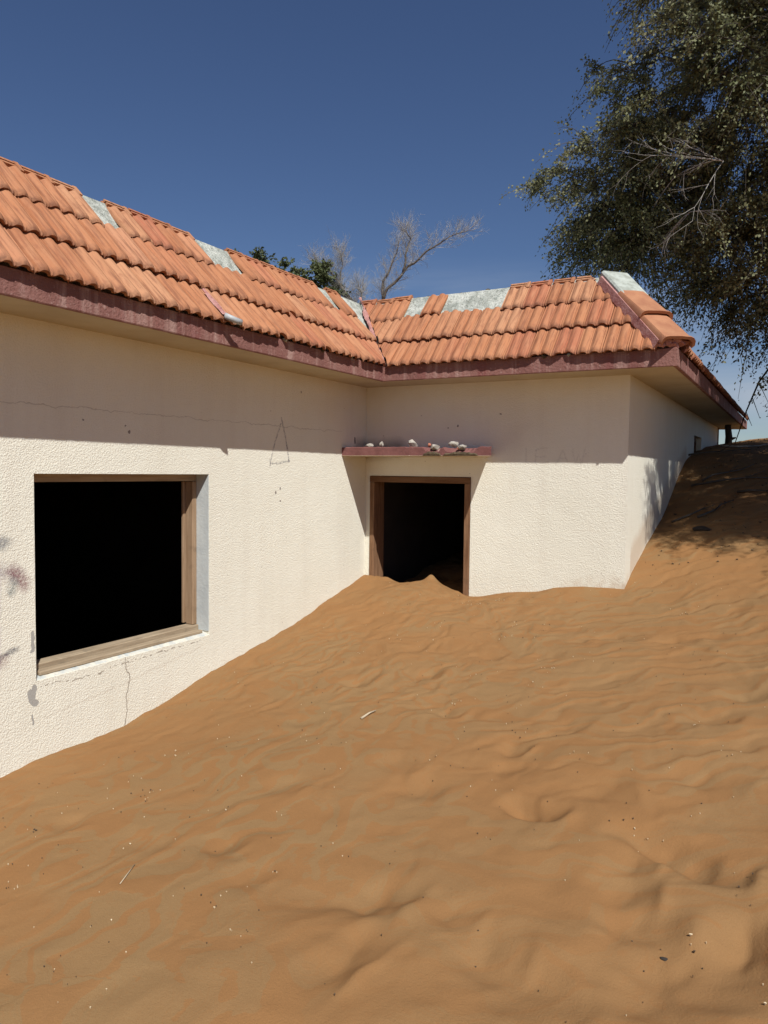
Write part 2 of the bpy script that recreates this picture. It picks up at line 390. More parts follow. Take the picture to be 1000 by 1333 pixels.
# value-gradient noise for the terrain
PG = RNG.random((256, 256))*2*np.pi
def pnoise(x, y, s=0):
    x = x+s*17.13; y = y+s*9.71
    xi = np.floor(x).astype(int); yi = np.floor(y).astype(int); fx = x-xi; fy = y-yi
    u = fx*fx*fx*(fx*(fx*6-15)+10); v = fy*fy*fy*(fy*(fy*6-15)+10)
    def g(a, b):
        t = PG[(xi+a) & 255, (yi+b) & 255]; return np.cos(t)*(fx-a)+np.sin(t)*(fy-b)
    return ((g(0, 0)*(1-u)+g(1, 0)*u)*(1-v)+(g(0, 1)*(1-u)+g(1, 1)*u)*v)*1.5
def fbm(x, y, o=4, s=0, g=.5):
    r = 0; a = 1; 
    for i in range(o): r = r+a*pnoise(x*2**i, y*2**i, s+i*3); a *= g
    return r
def worley(x, y, s=0):
    xi = np.floor(x).astype(int); yi = np.floor(y).astype(int); F1 = np.full(x.shape, 9.); F2 = np.full(x.shape, 9.); ID = np.zeros(x.shape)
    for a in (-1, 0, 1):
        for b in (-1, 0, 1):
            cx = (xi+a+s*7) & 255; cy = (yi+b+s*13) & 255; h1 = PG[cx, cy]/6.2832; h2 = PG[cy, (cx+91) & 255]/6.2832; h3 = PG[(cx+50) & 255, (cy+33) & 255]/6.2832
            d = np.hypot(xi+a+.1+.8*h1-x, yi+b+.1+.8*h2-y); c = d < F1
            F2 = np.where(c, F1, np.minimum(F2, d)); ID = np.where(c, h3, ID); F1 = np.where(c, d, F1)
    return F1, F2-F1, ID
def sstep(a, b, x):
    t = np.clip((x-a)/(b-a), 0, 1); return t*t*(3-2*t)

# ------------------------------------------------------------------ sand (heights relative to the eye)
XL, YF, XR, ZS, OV, WI = -3.92, 6.767, -1.301, .857, .4387, .654
YE, YS, XW = 14.79, -.7, -9.8
CP = [(-3.92, 2.657, -1.761), (-3.92, 2.957, -1.74), (-3.92, 3.484, -1.733), (-3.92, 4.051, -1.645), (-3.92, 4.361, -1.576), (-3.92, 4.837, -1.496), (-3.92, 5.719, -1.321), (-3.92, 6.6, -1.11), (-3.92, 6.817, -1.083),
      (-3.855, 6.767, -1.082), (-3.691, 6.767, -1.090), (-3.45, 6.767, -1.14), (-3.339, 6.767, -1.145), (-3.154, 6.767, -1.068), (-3.0, 6.767, -1.13), (-2.758, 6.767, -1.205), (-2.4, 6.767, -1.12), (-2.075, 6.767, -1.074), (-1.722, 6.767, -1.022), (-1.306, 6.767, -1.007),
      (-1.301, 7.071, -.886), (-1.301, 7.868, -.666), (-1.301, 9.165, -.323), (-1.301, 10.373, .133), (-1.301, 11.553, .312), (-1.301, 14.977, .516),
      (-4.4, 2.7, -1.8), (-4.4, 4.4, -1.66), (-4.4, 6.0, -1.36), (0, 0, -1.62), (0, 2, -1.54), (-1.5, 1, -1.64), (-2, 3, -1.60), (-2, 5, -1.36), (0, 3.5, -1.40), (0, 5, -1.16), (0, 6.8, -.80), (0, 9, -.18), (-.3, 10.4, .20), (0, 12, .42), (-.5, 15, .645),
      (2, 0, -1.42), (3, 3, -1.05), (3, 6, -.55), (3, 10, .45), (3, 15, 1.0), (-3, 0, -1.82), (-3.92, 0, -1.86), (-3.92, -3, -1.95), (0, -4, -1.75), (5, -4, -1.5), (6, 3, -.7), (6, 9, .35), (7, 15, 1.2),
      (-2.3, 7.2, -1.1), (-3.3, 7.3, -1.35), (-1.4, 16.5, .30), (-1, 19, -.2), (3, 19, .6), (7, 20, .9), (-6, 17, -.3), (-10, 17, -.6), (-10, 2, -1.9), (-10, 8, -1.6)]
CPa = np.array(CP)
def rbf_fit(P, z):
    d = np.linalg.norm(P[:, None]-P[None], axis=2); A = d**1.5*1.0
    A = np.where(d > 0, d*d*np.log(d+1e-9), 0)
    n = len(P); Q = np.c_[np.ones(n), P]; K = np.block([[A+np.eye(n)*.0005, Q], [Q.T, np.zeros((3, 3))]])
    return np.linalg.solve(K, np.r_[z, 0, 0, 0])
RW = rbf_fit(CPa[:, :2], CPa[:, 2])
def rbf(x, y):
    z = RW[-3]+RW[-2]*x+RW[-1]*y
    for (px, py, _), w_ in zip(CP, RW[:-3]):
        d2 = (x-px)**2+(y-py)**2; z = z+w_*.5*d2*np.log(d2+1e-9)
    return z
DENTS = [(-1.27, 3.85, 0.075, 0.075, 0.035, 0), (-0.94, 3.26, 0.13, 0.06, 0.045, 0.2), (-1.04, 3.31, 0.07, 0.06, 0.03, 1), (-0.36, 3.15, 0.2, 0.075, 0.055, -0.35), (-0.19, 3.06, 0.14, 0.08, 0.04, -0.3), (-0.49, 3.02, 0.09, 0.06, 0.025, 0.5),
         (-0.47, 2.84, 0.12, 0.09, 0.035, 0.3), (-0.07, 2.68, 0.09, 0.12, 0.055, 0.6), (-0.39, 2.68, 0.16, 0.08, 0.03, 0.8), (-1.29, 2.39, 0.13, 0.08, 0.03, 0.3), (-1.43, 2.30, 0.16, 0.09, 0.02, 0.4), (-0.18, 2.49, 0.28, 0.12, 0.035, -0.6),
         (-0.26, 2.30, 0.2, 0.12, 0.03, -0.5), (-0.81, 2.30, 0.13, 0.1, 0.022, 0.8), (-0.63, 2.15, 0.2, 0.13, 0.03, -0.4), (-1.00, 2.43, 0.1, 0.07, 0.018, 0.2), (-1.22, 2.06, 0.07, 0.16, 0.025, 0), (-0.32, 4.40, 0.15, 0.07, 0.03, 0.2),
         (-0.67, 5.64, 0.16, 0.07, 0.03, 0.2), (-1.04, 5.67, 0.2, 0.07, 0.025, 0.2), (-2.17, 4.73, 0.08, 0.07, 0.03, 0.3), (-1.82, 4.24, 0.1, 0.07, 0.03, 0.1), (-2.61, 4.47, 0.1, 0.06, 0.025, 0.5), (-1.90, 5.13, 0.12, 0.06, 0.025, 0.2),
         (-0.29, 3.76, 0.2, 0.08, 0.025, 0.1), (-1.05, 4.20, 0.12, 0.08, 0.018, 0.3), (-0.70, 3.55, 0.14, 0.1, 0.022, 1.0), (-1.53, 3.29, 0.13, 0.08, 0.018, 0.4), (-2.20, 3.08, 0.12, 0.08, 0.018, 0.6), (-2.12, 2.51, 0.1, 0.07, 0.02, 0.5), (-0.18, 4.72, 0.12, 0.06, 0.025, 0)]
_r = random.Random(5)
for _ in range(110):
    x_ = _r.uniform(-3.7, .9); y_ = _r.uniform(1.3, 8.2)
    DENTS.append((x_, y_, _r.uniform(.06, .15), _r.uniform(.05, .10), _r.uniform(.003, .014), _r.uniform(-1, 1.2)))
def terrain(X, Y):
    """returns height relative to the eye, and the colour tone of the sorted grains"""
    R = np.hypot(X+1, Y-6)
    near = rbf(np.clip(X, -14, 12), np.clip(Y, -6, 21))
    far = -.6+2.6*fbm(X/55, Y/55, 4, 2)
    k = sstep(14, 40, R); z = near*(1-k)+far*k
    # gentle undulation
    z = z+.022*fbm(X/1.0, Y/1.0, 2, 5)*(1-k)*sstep(0, .5, np.abs(X-XL))
    # wind scallops: warped noise stretched across the wind, with low crisp ledges where one layer feathers over the next
    wx = X+.11*fbm(X/.38, Y/.38, 3, 11)+.10*pnoise(X/1.1, Y/1.1, 4); wy = Y+.11*fbm(X/.38, Y/.38, 3, 23)+.10*pnoise(X/1.1, Y/1.1, 9)
    def strat(an, L, T, s_):
        ca, sa = math.cos(an), math.sin(an)
        return fbm((wx*ca+wy*sa)/L, (-wx*sa+wy*ca)/T, 2, s_, .35)
    n1 = strat(1.62, .46, .15, 31); n2 = strat(.46, .75, .17, 47); nm = strat(1.45, .20, .115, 37)
    md = sstep(3.3, 4.9, Y+.35*pnoise(X/.6, Y/.6, 15)); n1 = n1*(1-md)+nm*md
    side = sstep(-2.3, -1.0, X+.12*(Y-4)+.35*pnoise(X/.8, Y/.8, 6))
    def ledges(n, e=.022):
        return sum(sstep(q-e, q+e, n) for q in (-.36, -.03, .28))
    nb = n1*(1-side)+n2*side
    led = ledges(n1)*(1-side)+ledges(n2, .03)*side
    dwall = np.minimum(np.where((Y < YF+.1), np.abs(X-XL), 9), np.where((X > XL) & (X < XR), np.abs(Y-YF), 9))
    dwall = np.minimum(dwall, np.where(Y > YF-.05, np.abs(X-XR), 9))
    rel = (1-k)*(.35+.65*sstep(.0, .35, dwall))
    sf = side*sstep(2.6, 4.2, Y)
    z = z+((.0008*led+(.0022+.0040*md)*n1)*(1-side)+(.0005*led-.0175*np.sqrt(n2*n2+.0006)+.002*n2)*sf+.004*n1*(side-sf))*rel
    # trampled drift: shallow overlapping bowls and patches with feathered edges
    def cells(an, L, T, s_):
        ca, sa = math.cos(an), math.sin(an); f, g, i_ = worley((wx*ca+wy*sa)/L, (-wx*sa+wy*ca)/T, s_)
        return (.3+.7*i_)*(f*f*.9)+.22*(i_-.5)*sstep(0, .30, g), g, i_
    mid = sstep(3.2, 4.6, Y)*(1-side)
    hA, gA, iA = cells(1.60, .40, .15, 3); hB, gB, iB = cells(.9, .24, .15, 5); hC, gC, iC = cells(.45, .50, .17, 7)
    wA = (1-side)*(1-mid); wB = mid; wC = side*sstep(2.2, 3.6, Y); wD = side-wC
    hD, gD, iD = cells(2.4, .62, .34, 11)
    z = z+(.004*hA*wA+.016*hB*wB+.006*hC*wC)*rel+.014*wD*fbm(X/.33, Y/.24, 2, 91)*rel
    hE, gE, iE = cells(.2, .12, .085, 13); z = z+.0075*hE*rel*(.15+.75*mid+.45*wC)+.0040*pnoise(wx/.085, wy/.055, 19)*rel*(.2+.8*mid+.4*wC)+.006*pnoise(wx/.17, wy/.13, 29)*rel*(.2+.8*mid+.5*side)
    ledgy = 1-wD*.8
    cid = iA*wA+iB*wB+iC*wC+iD*wD; cg = gA*wA+gB*wB+gC*wC+gD*wD
    for (dx, dy, la, lb, dep, an) in DENTS:
        m = (np.abs(X-dx) < .6) & (np.abs(Y-dy) < .6)
        if not m.any(): continue
        a0 = 2.92+an*.35; c_, s_ = math.cos(a0), math.sin(a0)      # each print has one long slack face falling away from its crest
        x = X[m]-dx+.022*pnoise(X[m]*8, Y[m]*8, 3); y = Y[m]-dy+.022*pnoise(X[m]*8, Y[m]*8, 8)
        q = (x*c_+y*s_)/max(la*.8, .07); p = (-x*s_+y*c_)/max(lb*1.1, .055)
        ramp = np.clip((q+1)/1.35, 0, 1)*(1-sstep(.35, 2.3, q)); env = np.exp(-np.abs(p)**2.6)
        z[m] += dep*(-1.25*ramp*env+.30*np.exp(-((q+1.05)/.35)**2)*env)
    tn = fbm(X/.9+3, Y/.9, 3, 77)
    e_ = .014
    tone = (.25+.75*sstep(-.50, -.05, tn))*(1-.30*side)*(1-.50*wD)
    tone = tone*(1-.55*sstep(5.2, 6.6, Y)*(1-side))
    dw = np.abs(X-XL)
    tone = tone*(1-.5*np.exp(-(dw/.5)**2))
    z = z+.013*pnoise(X*0+3, Y/.22, 5)*np.exp(-(dw/.22)**2)*(Y < YF)*(1-k)+.006*pnoise(X*0+7, Y/.09, 5)*np.exp(-(dw/.12)**2)*(Y < YF)*(1-k)
    for (px, py, hh, sg) in ((-3.150, 6.75, .045, .055), (-3.64, 6.74, .02, .06), (-3.24, 6.78, -.02, .05), (-3.02, 6.76, -.012, .05), (-2.86, 6.74, .018, .035)):
        z = z+hh*np.exp(-((X-px)**2+(Y-py)**2)/sg**2)
    # under the building the drift falls away
    kin = sstep(XL-.10, XL-.24, X)*sstep(YE, YE-.3, Y)*sstep(YS, YS+.3, Y)*sstep(XW, XW+.3, X)
    z = z*(1-kin)+(-2.75)*kin
    kf = sstep(XL-.1, XL+.05, X)*sstep(XR-.06, XR-.20, X)*sstep(YF+.12, YF+.75, Y)*sstep(YE, YE-.3, Y)
    z = z*(1-kf)+(-1.30+.17*sstep(YF+.4, YF+1.8, Y)+.05*fbm(X/.4, Y/.4, 3, 5))*kf
    terrain.nb = nb*.75+.62*(cid-.5)*(1-wD)*(1-.6*wC)
    return z, np.clip(tone, 0, 1)
def zat(x, y):
    z, _ = terrain(np.array([float(x)]), np.array([float(y)])); return float(z[0])+EZ

def axis(bands):
    r = [bands[0][0]]
    for a, b, s0, s1 in bands:
        x = a
        while x < b-1e-6:
            f = (x-a)/(b-a); x = min(b, x+s0+(s1-s0)*f)
            r.append(x)
    return np.unique(np.round(r, 5))
gx = axis([(-600, -14, 60, 1.5), (-14, -4.3, .5, .10), (-4.3, .75, .0135, .0135), (.75, 3, .02, .10), (3, 14, .12, 1.2), (14, 600, 1.5, 60)])
gy = axis([(-400, -4, 50, .6), (-4, 1.1, .3, .04), (1.1, 8.2, .0145, .016), (8.2, 16.5, .02, .05), (16.5, 30, .08, 1.2), (30, 900, 1.5, 80)])
GX, GY = np.meshgrid(gx, gy, indexing='ij')
GZ, GT = terrain(GX.ravel(), GY.ravel()); GN = terrain.nb
nx, ny = len(gx), len(gy)
me = bpy.data.meshes.new('sand')
co = np.empty((nx*ny, 3), np.float32); co[:, 0] = GX.ravel(); co[:, 1] = GY.ravel(); co[:, 2] = GZ+EZ
ii = (np.arange(nx-1)[:, None]*ny+np.arange(ny-1)[None]).ravel()
quads = np.stack([ii, ii+ny, ii+ny+1, ii+1], 1).astype(np.int32)
def np_mesh(me, co, faces, k, smooth=True):
    me.vertices.add(len(co)); me.vertices.foreach_set('co', np.ascontiguousarray(co, np.float32).ravel())
    me.loops.add(faces.size); me.loops.foreach_set('vertex_index', faces.ravel().astype(np.int32))
    me.polygons.add(len(faces)); me.polygons.foreach_set('loop_start', (np.arange(len(faces))*k).astype(np.int32))
    if smooth: me.polygons.foreach_set('use_smooth', np.ones(len(faces), bool))
    me.update(calc_edges=True)
np_mesh(me, co, quads, 4)
at = me.attributes.new('tone', 'FLOAT', 'POINT'); at.data.foreach_set('value', GT.astype(np.float32))
at = me.attributes.new('layer', 'FLOAT', 'POINT'); at.data.foreach_set('value', GN.astype(np.float32))
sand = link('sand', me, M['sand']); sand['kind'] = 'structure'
print('sand verts', len(co))

# ------------------------------------------------------------------ the house
house = thing('house', 'cream rendered house with a terracotta tiled mansard roof, half buried in orange sand', 'house', (-6, 8, EZ-1.6))
Zb = EZ-3.1
def R3(a, b): return (a[0], a[1], a[2]+EZ), (b[0], b[1], b[2]+EZ)

def wall_x(name, xo, xi, y0, y1, z0, z1, openings, mat):
    """wall in a plane of constant x with rectangular openings; inner side at xi"""
    ys = sorted({y0, y1}|{q for o in openings for q in o[:2]}); zs = sorted({z0, z1}|{q for o in openings for q in o[2:]})
    return grid_wall(name, ys, zs, openings, lambda a, b, s: (xo if s else xi, a, b), mat)
def wall_y(name, yo, yi, x0, x1, z0, z1, openings, mat):
    xs = sorted({x0, x1}|{q for o in openings for q in o[:2]}); zs = sorted({z0, z1}|{q for o in openings for q in o[2:]})
    return grid_wall(name, xs, zs, openings, lambda a, b, s: (a, yo if s else yi, b), mat)
def grid_wall(name, us, vs, ops, P, mat):
    bm = bmesh.new(); V = {}
    def vert(i, j, s):
        if (i, j, s) not in V: V[(i, j, s)] = bm.verts.new(P(us[i], vs[j]+EZ, s))
        return V[(i, j, s)]
    def solid(i, j):
        if i < 0 or j < 0 or i >= len(us)-1 or j >= len(vs)-1: return False
        cu = (us[i]+us[i+1])/2; cv = (vs[j]+vs[j+1])/2
        return not any(o[0] < cu < o[1] and o[2] < cv < o[3] for o in ops)
    for i in range(len(us)-1):
        for j in range(len(vs)-1):
            if not solid(i, j): continue
            for s in (0, 1): bm.faces.new([vert(i, j, s), vert(i+1, j, s), vert(i+1, j+1, s), vert(i, j+1, s)])
            for di, dj, a, b in ((-1, 0, (0, 0), (0, 1)), (1, 0, (1, 0), (1, 1)), (0, -1, (0, 0), (1, 0)), (0, 1, (0, 1), (1, 1))):
                if not solid(i+di, j+dj):
                    bm.faces.new([vert(i+a[0], j+a[1], 0), vert(i+b[0], j+b[1], 0), vert(i+b[0], j+b[1], 1), vert(i+a[0], j+a[1], 1)])
    return link(name, from_bm(name, bm), mat, house)

WT = .24
W1, W2, WZ0, WZ1 = 2.898, 4.399, -1.236, -.036
wall_left = wall_x('wall', XL, XL-WT, YS, YF-.002, -3.2, ZS, [(W1, W2, WZ0-.03, WZ1)], M['stucco_left'])
DX1, DX2, DZ1 = -3.868, -2.754, -.042
wall_front = wall_y('wall', YF, YF+WT, XL-WT, XR, -3.2, ZS, [(DX1, DX2, -3.0, DZ1)], M['stucco_front'])
wall_right = wall_x('wall', XR, XR-WT, YF+WT+.002, YE, -3.2, ZS, [(11.4, 12.28, -.3, .56)], M['stucco_side'])
wall_back = wall_y('wall', YE, YE-WT, XW, XR-WT-.002, -3.2, ZS, [], M['stucco'])
wall_far = wall_x('wall', XW, XW+WT, YS, YE-WT-.002, -3.2, ZS, [], M['stucco'])
wall_end = wall_y('wall', YS, YS+WT, XW+WT+.002, XL-WT-.002, -3.2, ZS, [], M['stucco'])
# partitions and linings inside, near-black to stand for the rooms' shade
box('inner_wall', *R3((XL-WT-.002, YF+WT+.002, -3.2), (XL-.01, YE-WT-.002, ZS-.004)), M['room_shade'], house)
box('inner_wall', *R3((XL+.03, 10.9, -3.2), (XR-WT-.002, 11.05, ZS-.004)), M['room_shade'], house)
box('inner_wall', *R3((XW+WT+.002, 6.9, -3.2), (XL-WT-.004, 7.05, ZS-.004)), M['room_shade'], house)
box('inner_wall', *R3((XW+WT+.004, YS+WT+.002, -3.2), (XW+WT+.1, 6.89, ZS-.004)), M['room_shade'], house)
box('ceiling', *R3((XW+WT+.02, YS+WT+.01, .80), (XL-WT-.006, 6.88, ZS-.006)), M['room_shade'], house)
# lining of the wall inside in near-black, the room's shade put into its colour
lin = wall_x('shade_lining', XL-WT-.003, XL-WT-.02, YS+WT+.01, 6.88, -3.1, .79, [(W1, W2, WZ0-.03, WZ1)], M['room_shade'])
lin2 = wall_y('shade_lining', YF+WT+.003, YF+WT+.02, XL+.03, XR-WT-.01, -3.1, ZS-.01, [(DX1, DX2, -3.0, DZ1)], M['room_shade'])
box('shade_lining', *R3((XR-WT-.03, YF+WT+.03, -3.1), (XR-WT-.003, 10.89, ZS-.01)), M['room_shade'], house)
box('ceiling', *R3((XL+.03, YF+WT+.03, .80), (XR-WT-.04, 10.88, ZS-.006)), M['room_shade'], house)

# ---- left window: reveals and wooden frame
win = box('window', *R3((XL-.175, W1+.002, WZ1-.052), (XL-.125, W2-.002, WZ1-.002)), M['wood_h'], house)      # head of the frame carries the rest
FZ0 = WZ0+.005
for (a, b) in (((XL-.19, W2-.052, FZ0+.04), (XL-.118, W2-.0065, WZ1-.054)), ((XL-.19, W1+.006, FZ0+.04), (XL-.118, W1+.05, WZ1-.054))):
    box('window_frame', *R3(a, b), M['wood_v'], win, .004)
box('window_frame', *R3((XL-.212, W2-.075, FZ0+.05), (XL-.192, W2-.02, WZ1-.056)), M['wood_v'], win, .003)
box('window_frame', *R3((XL-.20, W1+.02, FZ0-.012), (XL-.10, W2-.006, FZ0+.038)), M['wood_h'], win, .005)
box('window_frame', *R3((XL-.10, W1+.05, FZ0-.022), (XL-.035, W2-.03, FZ0+.006)), M['wood_h'], win, .006)
box('reveal', *R3((XL-.235, W2-.006, WZ0+.0), (XL-.0035, W2-.0005, WZ1-.0005)), M['grey_paint'], win)
# lumpy mortar bedding under the frame
def lumpy_strip(name, p0, p1, wdir, width, thick, mat, parent, n=60, seed=1, rag=.35):
    rg = random.Random(seed); p0 = Vector(p0); p1 = Vector(p1); d = p1-p0; wd = Vector(wdir).normalized(); up = wd.cross(d.normalized())
    if up.z < 0: up = -up
    V = []; F = []; m = 5
    for i in range(n+1):
        w_ = width*(1+rag*(1.6*math.sin(i*.21+seed)*math.sin(i*.083)+rg.uniform(-.35, .35))); c_ = p0+d*(i/n)
        for j in range(m):
            s = j/(m-1)-.5; h = thick*(1-(2*abs(s))**2.2)*(1+rg.uniform(-.25, .25))
            V.append(tuple(c_+wd*(s*w_+rg.uniform(-.03, .03)*width*.3)+up*h))
    for i in range(n):
        for j in range(m-1): a = i*m+j; F.append((a, a+1, a+m+1, a+m))
    base = len(V)
    V += [tuple(p0-up*thick), tuple(p1-up*thick)]
    F.append(tuple(range(m))[::-1]+(base,)); F.append(tuple(n*m+j for j in range(m))+(base+1,))
    for j, s in ((0, 1), (m-1, -1)):
        F.append(tuple(i*m+j for i in range(n+1))[::s]+((base, base+1) if s == -1 else (base+1, base))[::1])
    bm = bmesh.new(); bv = [bm.verts.new(v) for v in V]
    for f in F:
        try: bm.faces.new([bv[i] for i in f])
        except ValueError: pass
    me = from_bm(name, bm)
    return link(name, me, mat, parent)
M['sill_mortar'] = simple('blue_white_sill_mortar', (.44, .47, .46), (.66, .62, .52), 16, .8, 60, .006)
lumpy_strip('sill_mortar', (XL-.045, W1+.004, WZ0+EZ-.022), (XL-.045, W2-.004, WZ0+EZ-.016), (1, 0, -.35), .080, .006, M['sill_mortar'], win, 90, 3, .07)

# ---- door frame
dr = box('door_frame', *R3((DX1+.002, YF-.012, DZ1-.065), (DX2-.002, YF+.10, DZ1-.003)), M['door_h'], house, .004)
box('jamb', *R3((DX1+.003, YF-.010, -2.0), (DX1+.055, YF+.055, DZ1-.067)), M['door_v'], dr, .004)
box('jamb', *R3((DX1+.004, YF+.057, -2.0), (DX1+.040, YF+.235, DZ1-.067)), M['door_v'], dr, .004)
box('jamb', *R3((DX2-.062, YF-.010, -2.0), (DX2-.003, YF+.12, DZ1-.067)), M['door_v'], dr, .004)

# ---- right wall: small far window with a shutter
rw = box('window', *R3((XR-.12, 11.402, -.298), (XR-.07, 11.46, .558)), M['door_v'], house)
box('window_frame', *R3((XR-.12, 12.22, -.298), (XR-.07, 12.278, .558)), M['door_v'], rw)
box('window_frame', *R3((XR-.121, 11.462, .50), (XR-.071, 12.218, .557)), M['door_v'], rw)
M['shutter'] = simple('faded_grey_shutter', (.34, .32, .29), (.26, .24, .21), 3)
box('shutter', *R3((XR-.11, 11.462, -.298), (XR-.085, 11.98, .498)), M['shutter'], rw)
box('shade_lining', *R3((XR-.30, 11.1, -.9), (XR-.26, 12.6, .8)), M['room_shade'], house)  # near-black sheet behind the opening, coloured as the room's shade
box('corner_post', *R3((XR-.10, YE+.003, -3), (XR+.012, YE+.12, ZS-.002)), M['door_v'], house)

# ---- door canopy (a thin slab, its free end cut askew)
cz0, cz1, cp = .1486, .2333, .4726
poly = [(XL+.001, YF-cp), (-2.376, YF-cp), (-2.585, YF-.001), (XL+.001, YF-.001)]
def canopy_mesh():
    rg = random.Random(4); bm = bmesh.new(); N = 70; rows = []
    for i in range(N+1):
        f = i/N; xf = XL+.001+(-2.376-XL)*f; xb = XL+.001+(-2.585-XL)*f
        # bites out of the upper front edge where the render has fallen
        bite = 0
        for c_, w_, d_ in ((-2.94, .10, .05), (-2.67, .18, .062), (-2.40, .02, .0)):
            bite = max(bite, d_*max(0, 1-(abs(xf-c_)/w_)**4))
        jz = rg.uniform(-.003, .003); yb = bite*.9*(1+rg.uniform(-.25, .25)); zb = bite*(1+rg.uniform(-.2, .2))
        yf = YF-cp
        rows.append([bm.verts.new((xf, yf, cz0+EZ)), bm.verts.new((xf, yf+(.0 if bite < .01 else .004), cz1+EZ+jz-zb-.006*(bite < .01))), bm.verts.new((xf, yf+.008+yb, cz1+EZ+jz-(zb*.25 if bite > .01 else 0))),
                     bm.verts.new((xb, YF-.001, cz1+EZ)), bm.verts.new((xb, YF-.001, cz0+EZ))])
    for a, b in zip(rows, rows[1:]):
        for k in range(5): bm.faces.new([a[k], a[(k+1) % 5], b[(k+1) % 5], b[k]])
    bm.faces.new(rows[0]); bm.faces.new(rows[-1][::-1]); return from_bm('door_canopy', bm)
canopy = link('door_canopy', canopy_mesh(), M['canopy'], house)
# exposed rough core where the render has fallen away
for (x0, x1, h) in ((-3.04, -2.86, .034), (-2.84, -2.50, .030)):
    rg = random.Random(int(-x0*100)); V = []; F = []; n = 24
    for i in range(n+1):
        x = x0+(x1-x0)*i/n; e = math.sin(math.pi*i/n)**.4; t_ = h*e*(1+rg.uniform(-.25, .25))
        for (y, z) in ((YF-cp-.004, cz0+.004), (YF-cp-.007-rg.uniform(0, .004), cz0+.004+t_*.5), (YF-cp-.003, cz0+.005+t_), (YF-cp+.03, cz0+.005+t_)): V.append((x, y, z+EZ))
    for i in range(n):
        for k in range(3): a = i*4+k; F.append((a, a+1, a+5, a+4))
    link('broken_patch', mesh('broken_patch', V, F), M['broken_concrete'], canopy)

# ---- eaves slab, fascias
def offs(o, far=None):
    far = o if far is None else far
    return [(XR+o, YF-o), (XR+o, YE+far), (XW-o, YE+far), (XW-o, YS-o), (XL+o, YS-o), (XL+o, YF-o)]
FT = .035; FO = .60
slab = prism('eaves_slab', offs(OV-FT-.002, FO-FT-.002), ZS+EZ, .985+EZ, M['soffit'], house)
def fascia(p, q, n, seed):
    """subdivided strip with a slightly uneven bottom arris; p,q outer line; n outward normal"""
    rg = random.Random(seed); p = Vector((*p, 0)); q = Vector((*q, 0)); n = Vector((*n, 0)); L = (q-p).length; k = max(2, int(L/.05)); bm = bmesh.new(); rows = []
    for i in range(k+1):
        c_ = p+(q-p)*(i/k); jz = rg.uniform(-.0015, .001); jo = rg.uniform(-.0008, .0008)
        pr = [(c_-n*FT, ZS-.001), (c_+n*(jo-.003), ZS-.003+jz), (c_+n*jo, ZS+.003+jz), (c_+n*jo, .992), (c_-n*.012, 1.0), (c_-n*FT, 1.0)]
        rows.append([bm.verts.new((v.x, v.y, z+EZ)) for v, z in pr])
    for a, b in zip(rows, rows[1:]):
        for j in range(6): bm.faces.new([a[j], a[(j+1) % 6], b[(j+1) % 6], b[j]])
    bm.faces.new(rows[0]); bm.faces.new(rows[-1][::-1])
    return link('fascia', from_bm('fascia', bm), M['fascia'], house)
fascia((XL+OV, YS-OV), (XL+OV, YF-OV-.001), (1, 0), 1)
fascia((XL+OV-FT+.001, YF-OV), (XR+OV-FT-.001, YF-OV), (0, -1), 2)
fascia((XR+OV, YF-OV-.0), (XR+OV, YE+FO), (1, 0), 3)
fascia((XR+OV-FT-.003, YE+FO), (XW-OV, YE+FO), (0, 1), 4)
fascia((XW-OV, YE+FO-FT-.003), (XW-OV, YS-OV), (-1, 0), 5)
fascia((XW-OV+FT+.003, YS-OV), (XL+OV-FT-.003, YS-OV), (0, -1), 6)

# ---- mansard slab
ZF_, ZT_ = .985, 1.768
lo_ = offs(OV-.045, FO-.045); hi_ = offs(OV-WI, FO-WI); hi2 = offs(OV-WI-.16, FO-WI-.16)
V = [(x, y, ZF_+EZ) for x, y in lo_]+[(x, y, ZT_+EZ) for x, y in hi_]+[(x, y, ZT_+EZ) for x, y in hi2]+[(x, y, ZT_-.3+EZ) for x, y in hi2]
F = []
for i in range(6):
    j = (i+1) % 6
    F += [(i, j, 6+j, 6+i), (6+i, 6+j, 12+j, 12+i), (12+i, 12+j, 18+j, 18+i)]
F += [tuple(18+i for i in range(6)), tuple(range(6))[::-1]]
bm = bmesh.new(); bv = [bm.verts.new(v) for v in V]
for f in F: bm.faces.new([bv[i] for i in f])
roof = link('roof', from_bm('roof', bm), M['slab'], house)

